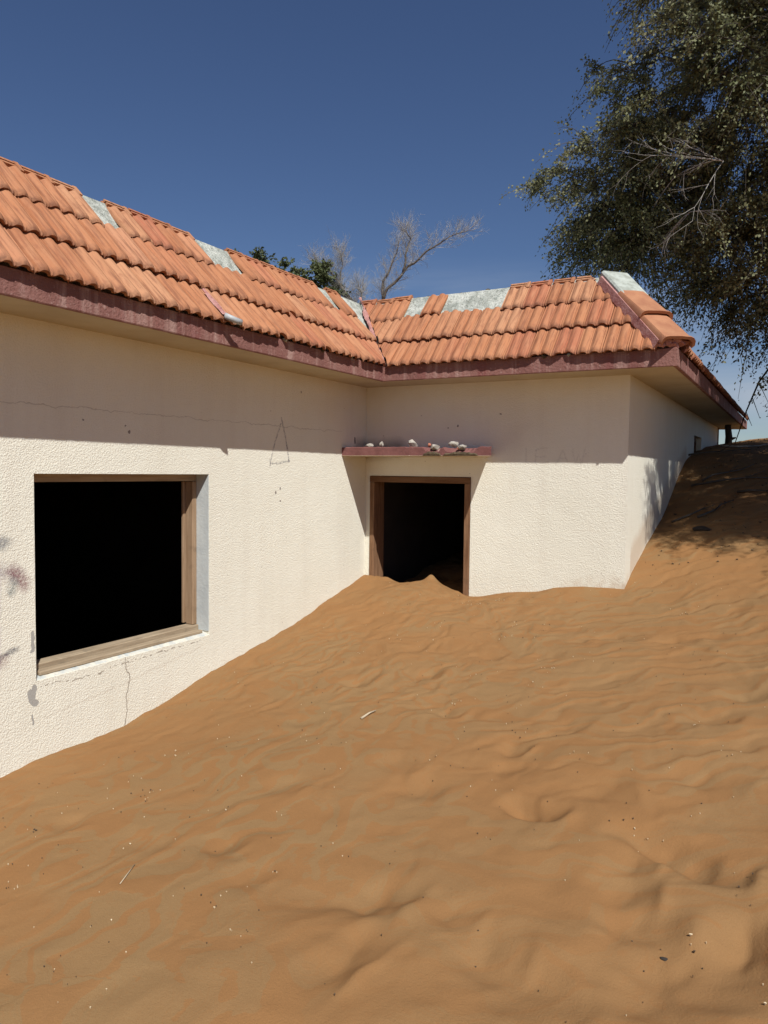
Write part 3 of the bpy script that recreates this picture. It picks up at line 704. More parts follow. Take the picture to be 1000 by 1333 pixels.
# ---- roof tiles
AL = math.atan2(.78, WI); PITCH = .2075; TL = .392
PROF = [(0, .004), (.006, .013), (.012, .010), (.020, .013), (.034, .027), (.052, .030), (.070, .025), (.082, .010), (.090, .006), (.096, .012), (.102, .007), (.112, .011), (.128, .026), (.148, .030), (.166, .025), (.180, .011), (.188, .007), (.194, .013), (.204, .005)]
def tile_mesh(name, top=False, chip=None, seed=0):
    rg = random.Random(seed); bm = bmesh.new(); rows = []
    ys = [0, .010, .030, .19, TL]
    if top: ys = [0, .010, .030, .19, TL-.085, TL-.075]
    for r, y in enumerate(ys):
        row = []
        for (x, h) in PROF:
            yy = y; hh = h
            if r == 0: hh = h-.014; yy = y-.002
            if r == 1: hh = h-.003
            if chip and r < 3:
                e = max(0, 1-abs(x-chip[0])/chip[1]); yy += chip[2]*e*(1+rg.uniform(-.2, .2)) if e > 0 else 0
            if top and r == 5: hh = -.002
            row.append(bm.verts.new((x-.102, yy, hh+.006)))
        rows.append(row)
    for a, b in zip(rows, rows[1:]):
        for k in range(len(PROF)-1): bm.faces.new([a[k], a[k+1], b[k+1], b[k]])
    # drip edge thickness and the side lips
    lower = [bm.verts.new((x-.102, rows[0][i].co.y+.012, h*.75-.022)) for i, (x, h) in enumerate(PROF)]
    for k in range(len(PROF)-1): bm.faces.new([lower[k], lower[k+1], rows[0][k+1], rows[0][k]])
    for s in (0, -1):
        bot = [bm.verts.new((r[s].co.x, r[s].co.y, r[s].co.z-.022)) for r in rows]
        for k in range(len(rows)-1): bm.faces.new([rows[k][s], rows[k+1][s], bot[k+1], bot[k]])
    if top:
        # head of the tile: two cross ribs with a slot between
        for (y0, y1, h) in ((TL-.058, TL-.040, .024), (TL-.024, TL-.004, .024)):
            box_bm(bm, (-.092, y0, -.004), (.075, y1, h))
        box_bm(bm, (.072, TL-.088, -.004), (.102, TL, .027))
        box_bm(bm, (-.1, TL-.09, -.008), (.08, TL, .004))
    bmesh.ops.recalc_face_normals(bm, faces=bm.faces)
    me = bpy.data.meshes.new(name); bm.to_mesh(me); bm.free()
    me.materials.append(M['tile'])
    me.polygons.foreach_set('use_smooth', [True]*len(me.polygons))
    try: me.set_sharp_from_angle(angle=math.radians(48))
    except Exception: pass
    return me
TM = [tile_mesh('roof_tile', seed=i) for i in range(2)]
TTOP = [tile_mesh('roof_tile_head', True, seed=5)]
TCH = [tile_mesh('roof_tile_chipped', chip=(.03, .05, .05), seed=8), tile_mesh('roof_tile_chipped', chip=(.18, .05, .07), seed=9), tile_mesh('roof_tile_chipped', chip=(.11, .09, .035), seed=10)]
# local frames: x across, y up the slope, z outward
def frame(across, inward):
    a = Vector(across); i = Vector(inward); u = i*math.cos(AL)+Vector((0, 0, math.sin(AL))); n = a.cross(u)
    if n.z < 0: n = -n
    return a, u, n
tiles = 0
rt = random.Random(21)
def place_tile(me, origin, fr, s, tilt, lift=.0, yawj=0):
    global tiles
    a, u, n = fr
    R_ = Matrix(((a.x, u.x, n.x), (a.y, u.y, n.y), (a.z, u.z, n.z)))
    if R_.determinant() < 0: R_ = Matrix(((-a.x, u.x, n.x), (-a.y, u.y, n.y), (-a.z, u.z, n.z)))
    R_ = R_ @ Matrix.Rotation(tilt, 3, 'X') @ Matrix.Rotation(yawj, 3, 'Z')
    p = Vector(origin)+u*s+n*lift
    return Matrix.Translation(p) @ R_.to_4x4()
def add_tile(me, Mw, clips=()):
    """clips: list of (point, normal) in world space, the side the normal points to is cut away"""
    global tiles
    if clips:
        bm = bmesh.new(); bm.from_mesh(me); inv = Mw.inverted(); cut = False
        for p, n in clips:
            pl = inv @ Vector(p); nl = (inv.to_3x3() @ Vector(n)).normalized()
            k = [nl.dot(v.co-pl) for v in bm.verts]
            if not k: break
            if max(k) > 0:
                bmesh.ops.bisect_plane(bm, geom=bm.verts[:]+bm.edges[:]+bm.faces[:], plane_co=pl, plane_no=nl, clear_outer=True); cut = True
        if len(bm.faces) < 4: bm.free(); return
        if cut:
            me = bpy.data.meshes.new('roof_tile_cut'); bm.to_mesh(me)
            me.materials.append(M['tile']) if not len(me.materials) else None
            try: me.set_sharp_from_angle(angle=math.radians(48))
            except Exception: pass
        bm.free()
    o = bpy.data.objects.new('roof_tile', me); C.objects.link(o); o.parent = roof
    o.matrix_local = Matrix.Translation(-WORLD[roof.name]) @ Mw
    tiles += 1
S0 = (-.022, .318, .655); TILT = -math.radians(5.4)
def course(origin, fr, u0, u1, gaps, clips, first, chipped=(), missing_slots=()):
    o_ = Vector(origin); a = fr[0]
    n = int(round((u1-u0)/PITCH))
    for k, s in enumerate(S0):
        for i in range(n):
            cx = u0+(i+.5)*PITCH+(k % 2)*0.01
            if k == 2 and any(g0 < cx < g1 for g0, g1 in gaps): continue
            me = TTOP[0] if k == 2 else TM[rt.randrange(2)]
            if k == 0 and any(abs(cx-q) < PITCH*.5 for q in chipped): me = TCH[rt.randrange(3)]
            elif k == 1 and rt.random() < .05: me = TCH[rt.randrange(3)]
            ss = s+rt.uniform(-.006, .006)
            if k == 2: ss += 0
            Mw = place_tile(me, o_+a*cx, fr, ss, (TILT if k < 2 else -math.radians(5.0))+rt.uniform(-.012, .008), (.034, .036, .026)[k]+rt.uniform(-.003, .004), rt.uniform(-.012, .012))
            add_tile(me, Mw, clips)
VN = Vector((-1, 1, 0)).normalized()       # valley line runs along (-1,1); hip the same direction
# left wing: eave x = XL+OV, u measured in y
frL = frame((0, 1, 0), (-1, 0, 0)); frF = frame((1, 0, 0), (0, 1, 0)); frR = frame((0, 1, 0), (-1, 0, 0))
vp = (XL+OV, YF-OV, 0); hp = (XR+OV, YF-OV, 0); D = Vector((1, 1, 0)).normalized()
cl_valley_left = [(Vector(vp)-D*.012, D)]
cl_valley_front = [(Vector(vp)+D*.012, -D)]
cl_hip_front = [(Vector(hp)-D*.135, D)]
cl_hip_right = [(Vector(hp)+D*.10, -D)]
y0 = 3.397-19*PITCH
course((XL+OV, 0, .992+EZ), frL, y0, y0+34*PITCH, [(3.40, 3.605), (4.53, 4.94), (6.13, 6.30), (2.1, 2.3), (.9, 1.3)], cl_valley_left, 0, chipped=(4.75, 5.28, 5.75, 2.2))
x0 = -3.93
course((0, YF-OV, .985+EZ), frF, x0-PITCH*3, x0+PITCH*15, [(-3.53, -3.32), (-3.32, -2.47)], cl_valley_front+cl_hip_front, 0, chipped=(-1.93, -1.75))
Mw = place_tile(TM[0], Vector((-3.205, YF-OV, .985+EZ)), frF, .675, TILT, .036, .015)
add_tile(TCH[2], Mw @ Matrix.Diagonal((1, .80, 1, 1)))
course((XR+OV, 0, .992+EZ), frR, YF-OV+.0, YF-OV+42*PITCH, [(9.2, 9.6), (12.1, 12.4)], cl_hip_right, 0, chipped=(6.9, 7.7, 9.1, 10.4))
print('tiles', tiles)

def rock_mesh(name, r, seed, flat=.8, mat=None):
    bm = bmesh.new(); bmesh.ops.create_icosphere(bm, subdivisions=2, radius=r); rg = random.Random(seed)
    o = Vector((rg.uniform(0, 9), rg.uniform(0, 9), rg.uniform(0, 9)))
    from mathutils import noise as mn
    cuts = [(Vector((rg.gauss(0, 1), rg.gauss(0, 1), rg.gauss(0, 1))).normalized(), rg.uniform(.45, .8)*r) for _ in range(7)]
    for v in bm.verts:
        v.co *= 1+.45*mn.noise(v.co/r*1.3+o)+.25*mn.noise(v.co/r*3.1+o)
        for n, d_ in cuts:
            k = v.co.dot(n)
            if k > d_: v.co -= n*(k-d_)
        v.co.z *= flat
    zmin = min(v.co.z for v in bm.verts)
    for v in bm.verts: v.co.z -= zmin
    return from_bm(name, bm)
# ---- valley mortar, hip mortar and ridge caps, blobs
def on_hip(t_, up=0): return Vector((XR+OV-WI*t_, YF-OV+WI*t_, .99+.76*t_+up+EZ))
def on_valley(t_, up=0): return Vector((XL+OV-WI*t_, YF-OV+WI*t_, .985+.78*t_+up+EZ))
lumpy_strip('valley_mortar', on_valley(-.02, .035), on_valley(1.0, .062), (1, 1, 0), .036, .016, M['pink_mortar'], roof, 70, 7, .7)
H0, H1 = on_hip(0), on_hip(1); hd = (H1-H0).normalized(); hn = hd.cross(D); hn = hn if hn.z > 0 else -hn; HL = (H1-H0).length
def hip_piece(name, s0, s1, prof, mat, flare=0, lift0=0, lift1=0, thick=.014, solid=False, smooth=False):
    bm = bmesh.new(); secs = [(s0, flare), (s0+.018, flare), (s0+.030, 0), (s1, 0)] if flare else [(s0, 0), (s1, 0)]
    rows = []
    for s, fl in secs:
        f = (s-s0)/(s1-s0); base = H0+hd*s+hn*(lift0*(1-f)+lift1*f)
        outer = [bm.verts.new(base+D*(a*(1+fl*5))+hn*(b+fl)) for a, b in prof]
        inner = [bm.verts.new(base+D*(a*(1-thick*5))+hn*(b-thick)) for a, b in prof]
        rows.append((outer, inner))
    m = len(prof)
    for (o1, i1), (o2, i2) in zip(rows, rows[1:]):
        for k in range(m-1): bm.faces.new([o1[k], o1[k+1], o2[k+1], o2[k]]); bm.faces.new([i1[k], i1[k+1], i2[k+1], i2[k]])
        for k in (0, m-1): bm.faces.new([o1[k], i1[k], i2[k], o2[k]])
    for o1, i1 in (rows[0], rows[-1]):
        for k in range(m-1): bm.faces.new([o1[k], o1[k+1], i1[k+1], i1[k]])
    me = from_bm(name, bm); ob = link(name, me, mat, roof)
    if smooth:
        me.polygons.foreach_set('use_smooth', [True]*len(me.polygons))
        me.set_sharp_from_angle(angle=math.radians(40))
    return ob
capP = [(-.146, -.030), (-.142, .006), (-.128, .026), (-.10, .033), (0, .040), (.085, .038), (.115, .028), (.138, .006), (.150, -.035)]
hip_piece('hip_mortar', .07, 1.16, [(-.160, -.05), (-.150, .022), (0, .045), (.150, .022), (.160, -.05)], M['pink_mortar'], thick=.03)
for q_, (a_, b_, c_, r_) in enumerate(((.045, -.06, .01, .045), (.05, .0, .025, .055), (.045, .06, .01, .05), (.04, -.1, -.01, .035), (.09, -.11, .0, .04))):
    l_ = link('mortar_lump', rock_mesh('mortar_lump', r_, 90+q_), M['pink_mortar'], roof); l_.location = l_.location+H0+hd*a_+D*b_+hn*(c_-.02)
hip_piece('ridge_cap', .02, .44, capP, M['cap'], .010, .045, .026, smooth=True)
hip_piece('ridge_cap', .40, .83, capP, M['cap'], .010, .058, .026, smooth=True)
hip_piece('hip_block', .78, 1.20, [(-.135, -.03), (-.135, .030), (-.120, .046), (.120, .046), (.135, .030), (.135, -.03)], M['mortar_pale'], 0, .012, .012, .05)

hb = link('mortar_lump', rock_mesh('mortar_lump', .055, 3), M['pink_mortar'], roof)
hb.location = hb.location+Vector((XR+OV-.05, YF-OV+.03, .985+EZ))-Vector((0, 0, .0))
# strip of mortar with a broken vent pipe in the lower course of the left wing
PX = lambda y, s, up: Vector((XL+OV, y, .992+EZ))+frL[1]*s+frL[2]*up
lumpy_strip('mortar_patch', PX(4.03, .02, .062), PX(4.00, .27, .050), (0, 1, 0), .055, .010, M['pink_mortar'], roof, 24, 12, .35)
pv, pf = tube_np([PX(4.00, .00, .070), PX(4.07, -.045, .085), PX(4.11, -.055, .088)], [.021, .021, .021], 10)
link('pipe_stub', mesh('pipe_stub', pv, pf), M['metal'], roof, True)
# pale lumps of mortar showing at gaps of the lower edge
for i, (x, y, z) in enumerate([(XL+OV+.0, 4.75, .99), (XL+OV, 5.28, .985), (XL+OV-.01, 5.74, .985), (-1.93, YF-OV, .985), (-1.72, YF-OV+.01, .985), (XL+OV-.36, 4.75, 1.43), (XL+OV-.36, 6.2, 1.42)]):
    m_ = link('mortar_lump', rock_mesh('mortar_lump', .026, 30+i, .8), M['broken_concrete'] if i % 2 else M['mortar_pale'], roof)
    m_.location = m_.location+Vector((x, y, z-.012+EZ))
# parapet debris on the ridge of the front wing
for i in range(7):
    m_ = link('mortar_lump', rock_mesh('mortar_lump', RNG.uniform(.012, .024), 50+i, .6), M['broken_concrete'], roof)
    m_.location = m_.location+Vector((-3.5+i*.16+RNG.uniform(-.05, .05), YF-OV+WI+RNG.uniform(.01, .08), ZT_-.004+EZ))

# rubble on the canopy
RB = [(-3.665, .045, 'rock', 1.5, 'flat pale scrap of render at the left end of the door canopy', .30, .36),
      (-3.517, .032, 'rock', 1, 'small white rubble lump near the left end of the door canopy', .8, .40),
      (-3.215, .048, 'rock', 1, 'tallest white rubble lump in the middle of the door canopy', 1.0, .33),
      (-3.00, .022, 'rock_red', 1, 'small red brick crumb just right of the tall lump on the door canopy', .7, .42),
      (-2.93, .045, 'rock', 1.6, 'pale rubble slab lying over the first broken bite of the door canopy', .4, .44),
      (-2.765, .042, 'rock', 1.5, 'rounded white rubble lump left of the largest broken bite of the canopy', .55, .40),
      (-2.66, .038, 'rock', 1.8, 'crumbly white rubble hanging over the largest broken bite of the canopy', .45, .445),
      (-2.70, .016, 'rock_red', 1, 'tiny red crumb between the two right white lumps on the canopy', .7, .455)]
for i, (x, r, m_, st, lab, fl, dy) in enumerate(RB):
    o = link('rubble', rock_mesh('rubble', r*.85, 70+i, min(1, fl+.25)), M[m_]); o.location = (x, YF-dy, cz1+EZ-(.030 if x > -2.95 and x != -2.765 else .003)); o.scale = (1+(st-1)*.7, 1.1, 1.15)
    tag(o, lab, 'rubble', 'rubble on the door canopy')

# ------------------------------------------------------------------ trees
def leaves_mesh(name, cen, dirs, size, mat, tint, parent, fold=.35):
    """one small kite-shaped leaf per point"""
    n = len(cen); r = RNG.normal(size=(n, 3)); d = dirs/np.linalg.norm(dirs, axis=1, keepdims=True)
    s_ = np.cross(d, r); s_ /= np.linalg.norm(s_, axis=1, keepdims=True); u = np.cross(s_, d)
    L = (size*RNG.uniform(.6, 1.35, n))[:, None]; Wd = L*.30
    a = cen; b = cen+d*L*.5+s_*Wd+u*L*.05; c_ = cen+d*L; e = cen+d*L*.5-s_*Wd+u*L*.05
    co = np.stack([a, b, c_, e], 1).reshape(-1, 3); f = np.arange(4*n).reshape(n, 4)
    me = bpy.data.meshes.new(name); np_mesh(me, co, f, 4, False)
    at = me.attributes.new('tint', 'FLOAT', 'POINT'); at.data.foreach_set('value', np.repeat(tint, 4).astype(np.float32))
    return link(name, me, mat, parent)
def curve_pts(a, b, n, sag=0, wob=0, rg=random):
    a = Vector(a); b = Vector(b); L = (b-a).length; out = []
    o1 = Vector((rg.gauss(0, 1), rg.gauss(0, 1), rg.gauss(0, .6)))*wob*L; o2 = Vector((rg.gauss(0, 1), rg.gauss(0, 1), rg.gauss(0, .6)))*wob*L
    for i in range(n+1):
        t = i/n; p = a.lerp(b, t)+o1*math.sin(math.pi*t)+o2*math.sin(2*math.pi*t)*.5; p.z += sag*L*4*t*(1-t); out.append(p)
    return out

def build_tree(name, label, base, limbs, lobes, ntips, per, leafsize, mat, group=None, spray=.55, droop=.6, trunk_r=.3, bark='bark', twigr=.006, seed=3, dens=None):
    rg = random.Random(seed); th = thing(name, label, 'tree', base, group)
    parts = []; nodes = []
    bx = Vector(base)-Vector((0, 0, .3))
    for pts, r0_, r1_ in limbs:
        pts = [Vector(p) for p in pts]; fine = []
        for p, q in zip(pts, pts[1:]):
            fine += curve_pts(p, q, 5, 0, .03, rg)[:-1]
        fine.append(pts[-1]); m = len(fine)
        rad = [r0_+(r1_-r0_)*i/(m-1) for i in range(m)]
        parts.append(tube_np(fine, rad, 9)); nodes += [(p, r) for p, r in zip(fine[m//4:], rad[m//4:])]
    trunk = link('trunk', mesh('trunk', *join_vf(parts)), M[bark], th, True)
    NP = np.array([tuple(p) for p, _ in nodes]); 
    # tips in the lobes (union of ellipsoids), denser toward the shell
    vol = [l[2]*l[1][0]*l[1][1]*l[1][2] for l in lobes]; tot = sum(vol); tips = []
    for l, v in zip(lobes, vol):
        for _ in range(int(ntips*v/tot)):
            d = Vector((rg.gauss(0, 1), rg.gauss(0, 1), rg.gauss(0, 1))).normalized(); k = rg.random()**.42
            p = Vector((l[0][0]+d.x*k*l[1][0], l[0][1]+d.y*k*l[1][1], l[0][2]+d.z*k*l[1][2]+EZ))
            tips.append((p, d))
    # branch to the nearest skeleton node nearer the trunk, growing the skeleton as it goes
    tips.sort(key=lambda q: (q[0]-Vector(limbs[0][0][-1])).length)
    br = []; tw = []; cen = []; dr_ = []; tn = []
    NPl = [NP]; cur = NP
    for idx, (p, d) in enumerate(tips):
        if idx % 40 == 0 and idx: cur = np.concatenate(NPl)
        q = cur[np.argmin(((cur-np.array(p))**2).sum(1))]
        pts = curve_pts(q, p, 5, .10, .07, rg); L = (p-Vector(q)).length
        r_ = .004+.012*min(L, 2)
        br.append(tube_np(pts, [r_*(1-.7*i/5) for i in range(6)], 4))
        NPl.append(np.array([tuple(x) for x in pts[2:]]))
        out = Vector((d.x, d.y, d.z*.5)); tone = rg.random()
        sp = spray*rg.uniform(.6, 1.3)
        for _ in range(rg.randint(4, 7)):
            dd = (out*.8+Vector((rg.gauss(0, .6), rg.gauss(0, .6), rg.gauss(0, .35)))).normalized()
            a = p-dd*sp*.2; l_ = sp*rg.uniform(.6, 1.2); m = 7; tp = []
            for i in range(m+1):
                t = i/m; tp.append(a+dd*l_*t+Vector((0, 0, -droop*l_*t*t)))
            tw.append(tube_np(tp[::2]+[tp[-1]], [twigr, twigr*.8, twigr*.6, twigr*.5, twigr*.3][:len(tp[::2])+1], 3))
            npl = int(per/5.5); t = RNG.uniform(.12, 1, npl); A = np.array(a)[None]+np.array(dd)[None]*l_*t[:, None]; A[:, 2] -= droop*l_*t*t
            A += RNG.normal(scale=.028*spray/.5, size=A.shape); cen.append(A)
            tang = np.array(dd)[None]*np.ones((npl, 1)); tang[:, 2] -= 2*droop*t
            dr_.append(tang+RNG.normal(scale=.8, size=A.shape)); tn.append(np.clip(tone*.6+RNG.random(npl)*.5, 0, 1))
    link('branches', mesh('branches', *join_vf(br)), M[bark], th, True)
    link('twigs', mesh('twigs', *join_vf(tw)), M[bark], th, True)['kind'] = 'stuff'
    cen = np.concatenate(cen); dr_ = np.concatenate(dr_); tn = np.concatenate(tn)
    off = np.array(WORLD[th.name]); crown = leaves_mesh('crown', cen, dr_, leafsize, mat, tn, th); crown['kind'] = 'stuff'
    print(name, 'leaves', len(cen))
    return th
def P(x, y, z): return (x, y, z+EZ)
tb = (2.3, 10.4, zat(2.3, 10.4)-.1)
limbs = [([tb, P(2.2, 10.3, 1.3), P(1.9, 10.1, 2.4), P(1.3, 9.9, 3.6), P(.6, 9.6, 5.0), P(.2, 9.3, 6.6)], .30, .05),
         ([P(1.95, 10.1, 2.2), P(1.2, 10.0, 2.75), P(.3, 9.9, 2.95), P(-.6, 9.8, 2.85), P(-1.5, 9.7, 3.0), P(-2.3, 9.5, 3.3)], .15, .02),
         ([P(1.6, 10.0, 2.9), P(.6, 9.7, 3.7), P(-.5, 9.4, 4.3), P(-1.5, 9.2, 4.7)], .12, .02),
         ([P(2.0, 10.1, 2.3), P(2.8, 9.0, 3.6), P(3.2, 7.8, 4.4), P(3.0, 6.6, 4.6)], .16, .02),
         ([P(2.05, 10.2, 2.2), P(3.2, 10.6, 3.6), P(4.4, 10.8, 4.6)], .16, .02),
         ([P(1.7, 10.0, 2.7), P(2.2, 11.4, 4.0), P(1.8, 12.6, 5.0)], .13, .02),
         ([P(2.1, 10.2, 1.9), P(1.4, 10.0, 2.0), P(.7, 9.9, 1.85), P(.2, 9.8, 1.5)], .07, .012)]
lobes = [((-1.95, 9.6, 3.45), (.9, 1.1, .75), 2.1), ((-1.85, 9.7, 2.95), (.85, .8, .45), 2.6), ((-.2, 9.5, 4.2), (1.9, 1.9, 1.3), 1.3), ((.5, 9.5, 6.3), (2.3, 2.6, 2.4), 1.0), ((-.6, 9.8, 2.75), (1.1, 1.2, .5), 2.1),
         ((-.5, 9.9, 2.15), (.85, .8, .45), 1.4), ((.4, 10.0, 2.2), (1.0, 1.2, .7), 1.6), ((.3, 10.3, 1.35), (.75, 1.0, .55), .9), ((3.2, 9.6, 4.6), (2.6, 3.2, 2.4), .5), ((2.8, 6.9, 3.9), (1.7, 1.8, 1.2), 2.2), ((1.45, 6.75, 3.4), (.9, 1.1, .8), 1.7),
         ((-3.0, 9.6, 3.55), (.4, .3, .2), 1.5), ((-3.1, 9.6, 2.95), (.3, .2, .1), 2), ((-2.25, 9.6, 4.7), (.25, .2, .4), 3)]
ghaf = build_tree('desert_tree', 'large dusty green tree overhanging the tiled corner of the house from the right', tb, limbs, lobes, 2700, 275, .037, M['leaf'], seed=3, spray=.62, droop=.55)

def dead_sprays():
    rg = random.Random(44); parts = []
    def grow(p, d, L, r, lev):
        pts = [p]; dd = d.copy()
        for i in range(5):
            dd = (dd+Vector((rg.gauss(0, .10), rg.gauss(0, .10), rg.gauss(0, .10)-.03))).normalized(); pts.append(pts[-1]+dd*L/5)
        parts.append(tube_np(pts, [r*(1-.7*i/5) for i in range(6)], 4))
        if lev:
            for q in pts[1:]:
                if rg.random() < .8: grow(q, (dd+Vector((rg.gauss(0, .5), rg.gauss(0, .3), rg.gauss(0, .5)))).normalized(), L*rg.uniform(.35, .6), r*.6, lev-1)
    for (o, n, sd) in (((-.75, 8.15, 3.05), 5, (-.8, -.18, .1)), ((-1.1, 8.6, 2.75), 3, (-.7, -.1, -.5))):
        for _ in range(n):
            d = Vector(sd)+Vector((rg.gauss(0, .45), rg.gauss(0, .15), rg.gauss(0, .55))); grow(Vector(P(*o)), d.normalized(), rg.uniform(.35, .8), .0042, 2)
    link('dead_twigs', mesh('dead_twigs', *join_vf(parts)), M['twig_pale'], ghaf)['kind'] = 'stuff'
dead_sprays()
# trees behind the left wing
g1 = (-13.2, 17.5, zat(-13.2, 17.5)-.1)
build_tree('background_tree', 'leafy green tree behind the roof, left of the bare tree, with the broader crown', g1,
           [([g1, P(-13.2, 17.5, 2), P(-13.0, 17.4, 4.6)], .16, .05), ([P(-13.1, 17.5, 3.4), P(-13.9, 17.4, 5.2)], .06, .02), ([P(-13.0, 17.5, 3.8), P(-12.3, 17.3, 5.1)], .06, .02)],
           [((-13.7, 17.4, 5.62), (.62, .6, .42), 1.5), ((-12.6, 17.3, 5.25), (.62, .6, .42), 1.5), ((-13.2, 17.4, 4.6), (1.4, 1.1, .9), 1)], 170, 150, .10, M['leaf_dark'], 'trees behind the house', .5, .2, seed=5, twigr=.008)
g2 = (-11.55, 17.6, zat(-11.55, 17.6)-.1)
build_tree('background_tree', 'small pointed green tree behind the roof, just left of the bare tree', g2,
           [([g2, P(-11.5, 17.6, 2), P(-11.5, 17.5, 5.0)], .12, .03), ([P(-11.5, 17.6, 3.6), P(-11.9, 17.5, 4.7)], .04, .02)],
           [((-11.5, 17.5, 4.9), (.33, .35, .85), 1.8), ((-11.5, 17.5, 4.1), (.75, .6, .6), 1)], 75, 140, .09, M['leaf_dark'], 'trees behind the house', .38, .15, seed=6, twigr=.008)

# leafless tree
def bare_tree():
    b = (-9.8, 17.8, zat(-9.8, 17.8)-.1); th = thing('bare_tree', 'leafless grey tree rising behind the valley of the roof', 'tree', b, 'trees behind the house'); rg = random.Random(12)
    Yb = 17.8
    def Q(px_ratio, z_ratio, dy=0): return Vector((px_ratio*(Yb+dy), Yb+dy, z_ratio*(Yb+dy)+EZ))
    main = [([b, P(-9.9, 17.8, 2), Q(-.560, .245), Q(-.545, .272), Q(-.512, .300), Q(-.482, .318), Q(-.445, .334), Q(-.415, .338)], .062, .006),
            ([Q(-.552, .258), Q(-.553, .283), Q(-.535, .315), Q(-.525, .345, .3)], .045, .006),
            ([Q(-.520, .293), Q(-.516, .318), Q(-.508, .338), Q(-.515, .350, -.2)], .035, .005),
            ([P(-9.85, 17.8, 3.2), Q(-.600, .245), Q(-.618, .272), Q(-.640, .300), Q(-.662, .318), Q(-.672, .325)], .06, .008),
            ([Q(-.612, .262), Q(-.632, .278), Q(-.655, .305)], .03, .006),
            ([Q(-.592, .235), Q(-.590, .262), Q(-.594, .276)], .03, .012),
            ([Q(-.60, .24), Q(-.625, .248), Q(-.638, .262)], .02, .005),
            ([Q(-.630, .285), Q(-.624, .315), Q(-.628, .335)], .015, .004)]
    parts = []; fine = []; seeds = []
    for pts, r0_, r1_ in main:
        f = []
        for p, q in zip(pts, pts[1:]): f += curve_pts(p, q, 4, 0, .04, rg)[:-1]
        f.append(Vector(pts[-1])); m = len(f); rad = [r0_+(r1_-r0_)*i/(m-1) for i in range(m)]
        parts.append(tube_np(f, rad, 7)); seeds += [(p, r, (f[min(i+1, m-1)]-f[max(i-1, 0)]).normalized()) for i, (p, r) in enumerate(zip(f, rad)) if r < .07 and p.z > 4+EZ]
    def grow(p, d, L, r, lev):
        n = 4; pts = [p]; dd = d.copy()
        for i in range(n):
            dd = (dd+Vector((rg.gauss(0, .16), rg.gauss(0, .16), rg.gauss(0, .12)+.05))).normalized(); pts.append(pts[-1]+dd*L/n)
        fine.append(tube_np(pts, [r*(1-.6*i/n) for i in range(n+1)], 3))
        if lev:
            for q in pts[1:]:
                for _ in range(rg.choice((0, 1, 1, 2))):
                    grow(q, (dd*.8+Vector((rg.gauss(0, .6), rg.gauss(0, .6), rg.gauss(0, .5)+.3))).normalized(), L*rg.uniform(.45, .7), r*.6, lev-1)
    for p, r, d in seeds:
        for _ in range(6 if p.x < -10.3 else 4):
            grow(p, (d*.6+Vector((rg.gauss(0, .5), rg.gauss(0, .5), rg.gauss(0, .4)+.22))).normalized(), rg.uniform(.22, .48), .0045, 2)
    link('trunk', mesh('trunk', *join_vf(parts)), M['dead_bark'], th, True)
    o = link('twigs', mesh('twigs', *join_vf(fine)), M['twig_pale'], th); o['kind'] = 'stuff'
bare_tree()

# ------------------------------------------------------------------ small things
def stick(name, label, cat, pts, r0_, r1_, mat, extra=()):
    ps = [tube_np([Vector(p) for p in pts], [r0_+(r1_-r0_)*i/(len(pts)-1) for i in range(len(pts))], 7)]
    for e, ra, rb in extra: ps.append(tube_np([Vector(p) for p in e], [ra+(rb-ra)*i/(len(e)-1) for i in range(len(e))], 5))
    return tag(link(name, mesh(name, *join_vf(ps)), mat, None, True), label, cat)
def g_(x, y, up=0): return (x, y, zat(x, y)+up)
# the ray of a photo point meets the sand here (found once, then fixed)
def hit(rx, rz):
    y = 1.0
    for _ in range(4000):
        y += .01
        if zat_fast(rx*y, y) > rz*y+EZ: break
    return rx*y, y
_ZI = GZ.reshape(nx, ny)
def zat_fast(x, y):
    i = np.searchsorted(gx, x); j = np.searchsorted(gy, y); return float(_ZI[min(i, nx-1), min(j, ny-1)])+EZ
ax, ay = hit(-.583, -.386); bx_, by_ = hit(-.557, -.370)
stick('stick', 'pale bleached stick lying alone in the middle of the sand slope', 'stick', [g_(ax, ay, .006), g_((ax+bx_)/2+.006, (ay+by_)/2, .014), g_(bx_, by_, .012)], .008, .0035, M['stick'])
ax, ay = hit(-1.115, -.80); bx_, by_ = hit(-1.075, -.75)
stick('twig', 'thin pale straw twig at the lower left of the sand', 'twig', [g_(ax, ay, .004), g_((ax+bx_)/2, (ay+by_)/2, .008), g_(bx_, by_, .006)], .0022, .0015, M['stick'])
ax, ay = hit(-.128, -.622)
o = link('charcoal_lump', rock_mesh('charcoal_lump', .011, 5, .45), M['char']); o.location = (ax, ay, zat(ax, ay)-.004); o.scale = (1.6, .8, 1); tag(o, 'small dark charred wood chip on the sand at lower right', 'charcoal')
ax, ay = hit(-.101, -.0665)
o = link('dark_clod', rock_mesh('dark_clod', .09, 9, .45), M['char']); o.location = (ax, ay, zat(ax, ay)-.02); o.scale = (1.3, .9, 1); tag(o, 'dark flat clod lying on the sunny edge of the tree shadow', 'clod')
bx_, by_ = hit(-.102, -.048)
stick('fallen_branch', 'small forked branch lying in the sun beside the dark clod', 'branch', [g_(bx_-.28, by_-.15, .01), g_(bx_-.1, by_-.02, .03), g_(bx_+.02, by_+.05, .06)], .012, .008, M['bark'],
      [([g_(bx_+.0, by_+.03, .05), g_(bx_+.12, by_-.02, .10)], .006, .003), ([g_(bx_+.0, by_+.03, .05), g_(bx_+.10, by_+.10, .02)], .006, .003)])
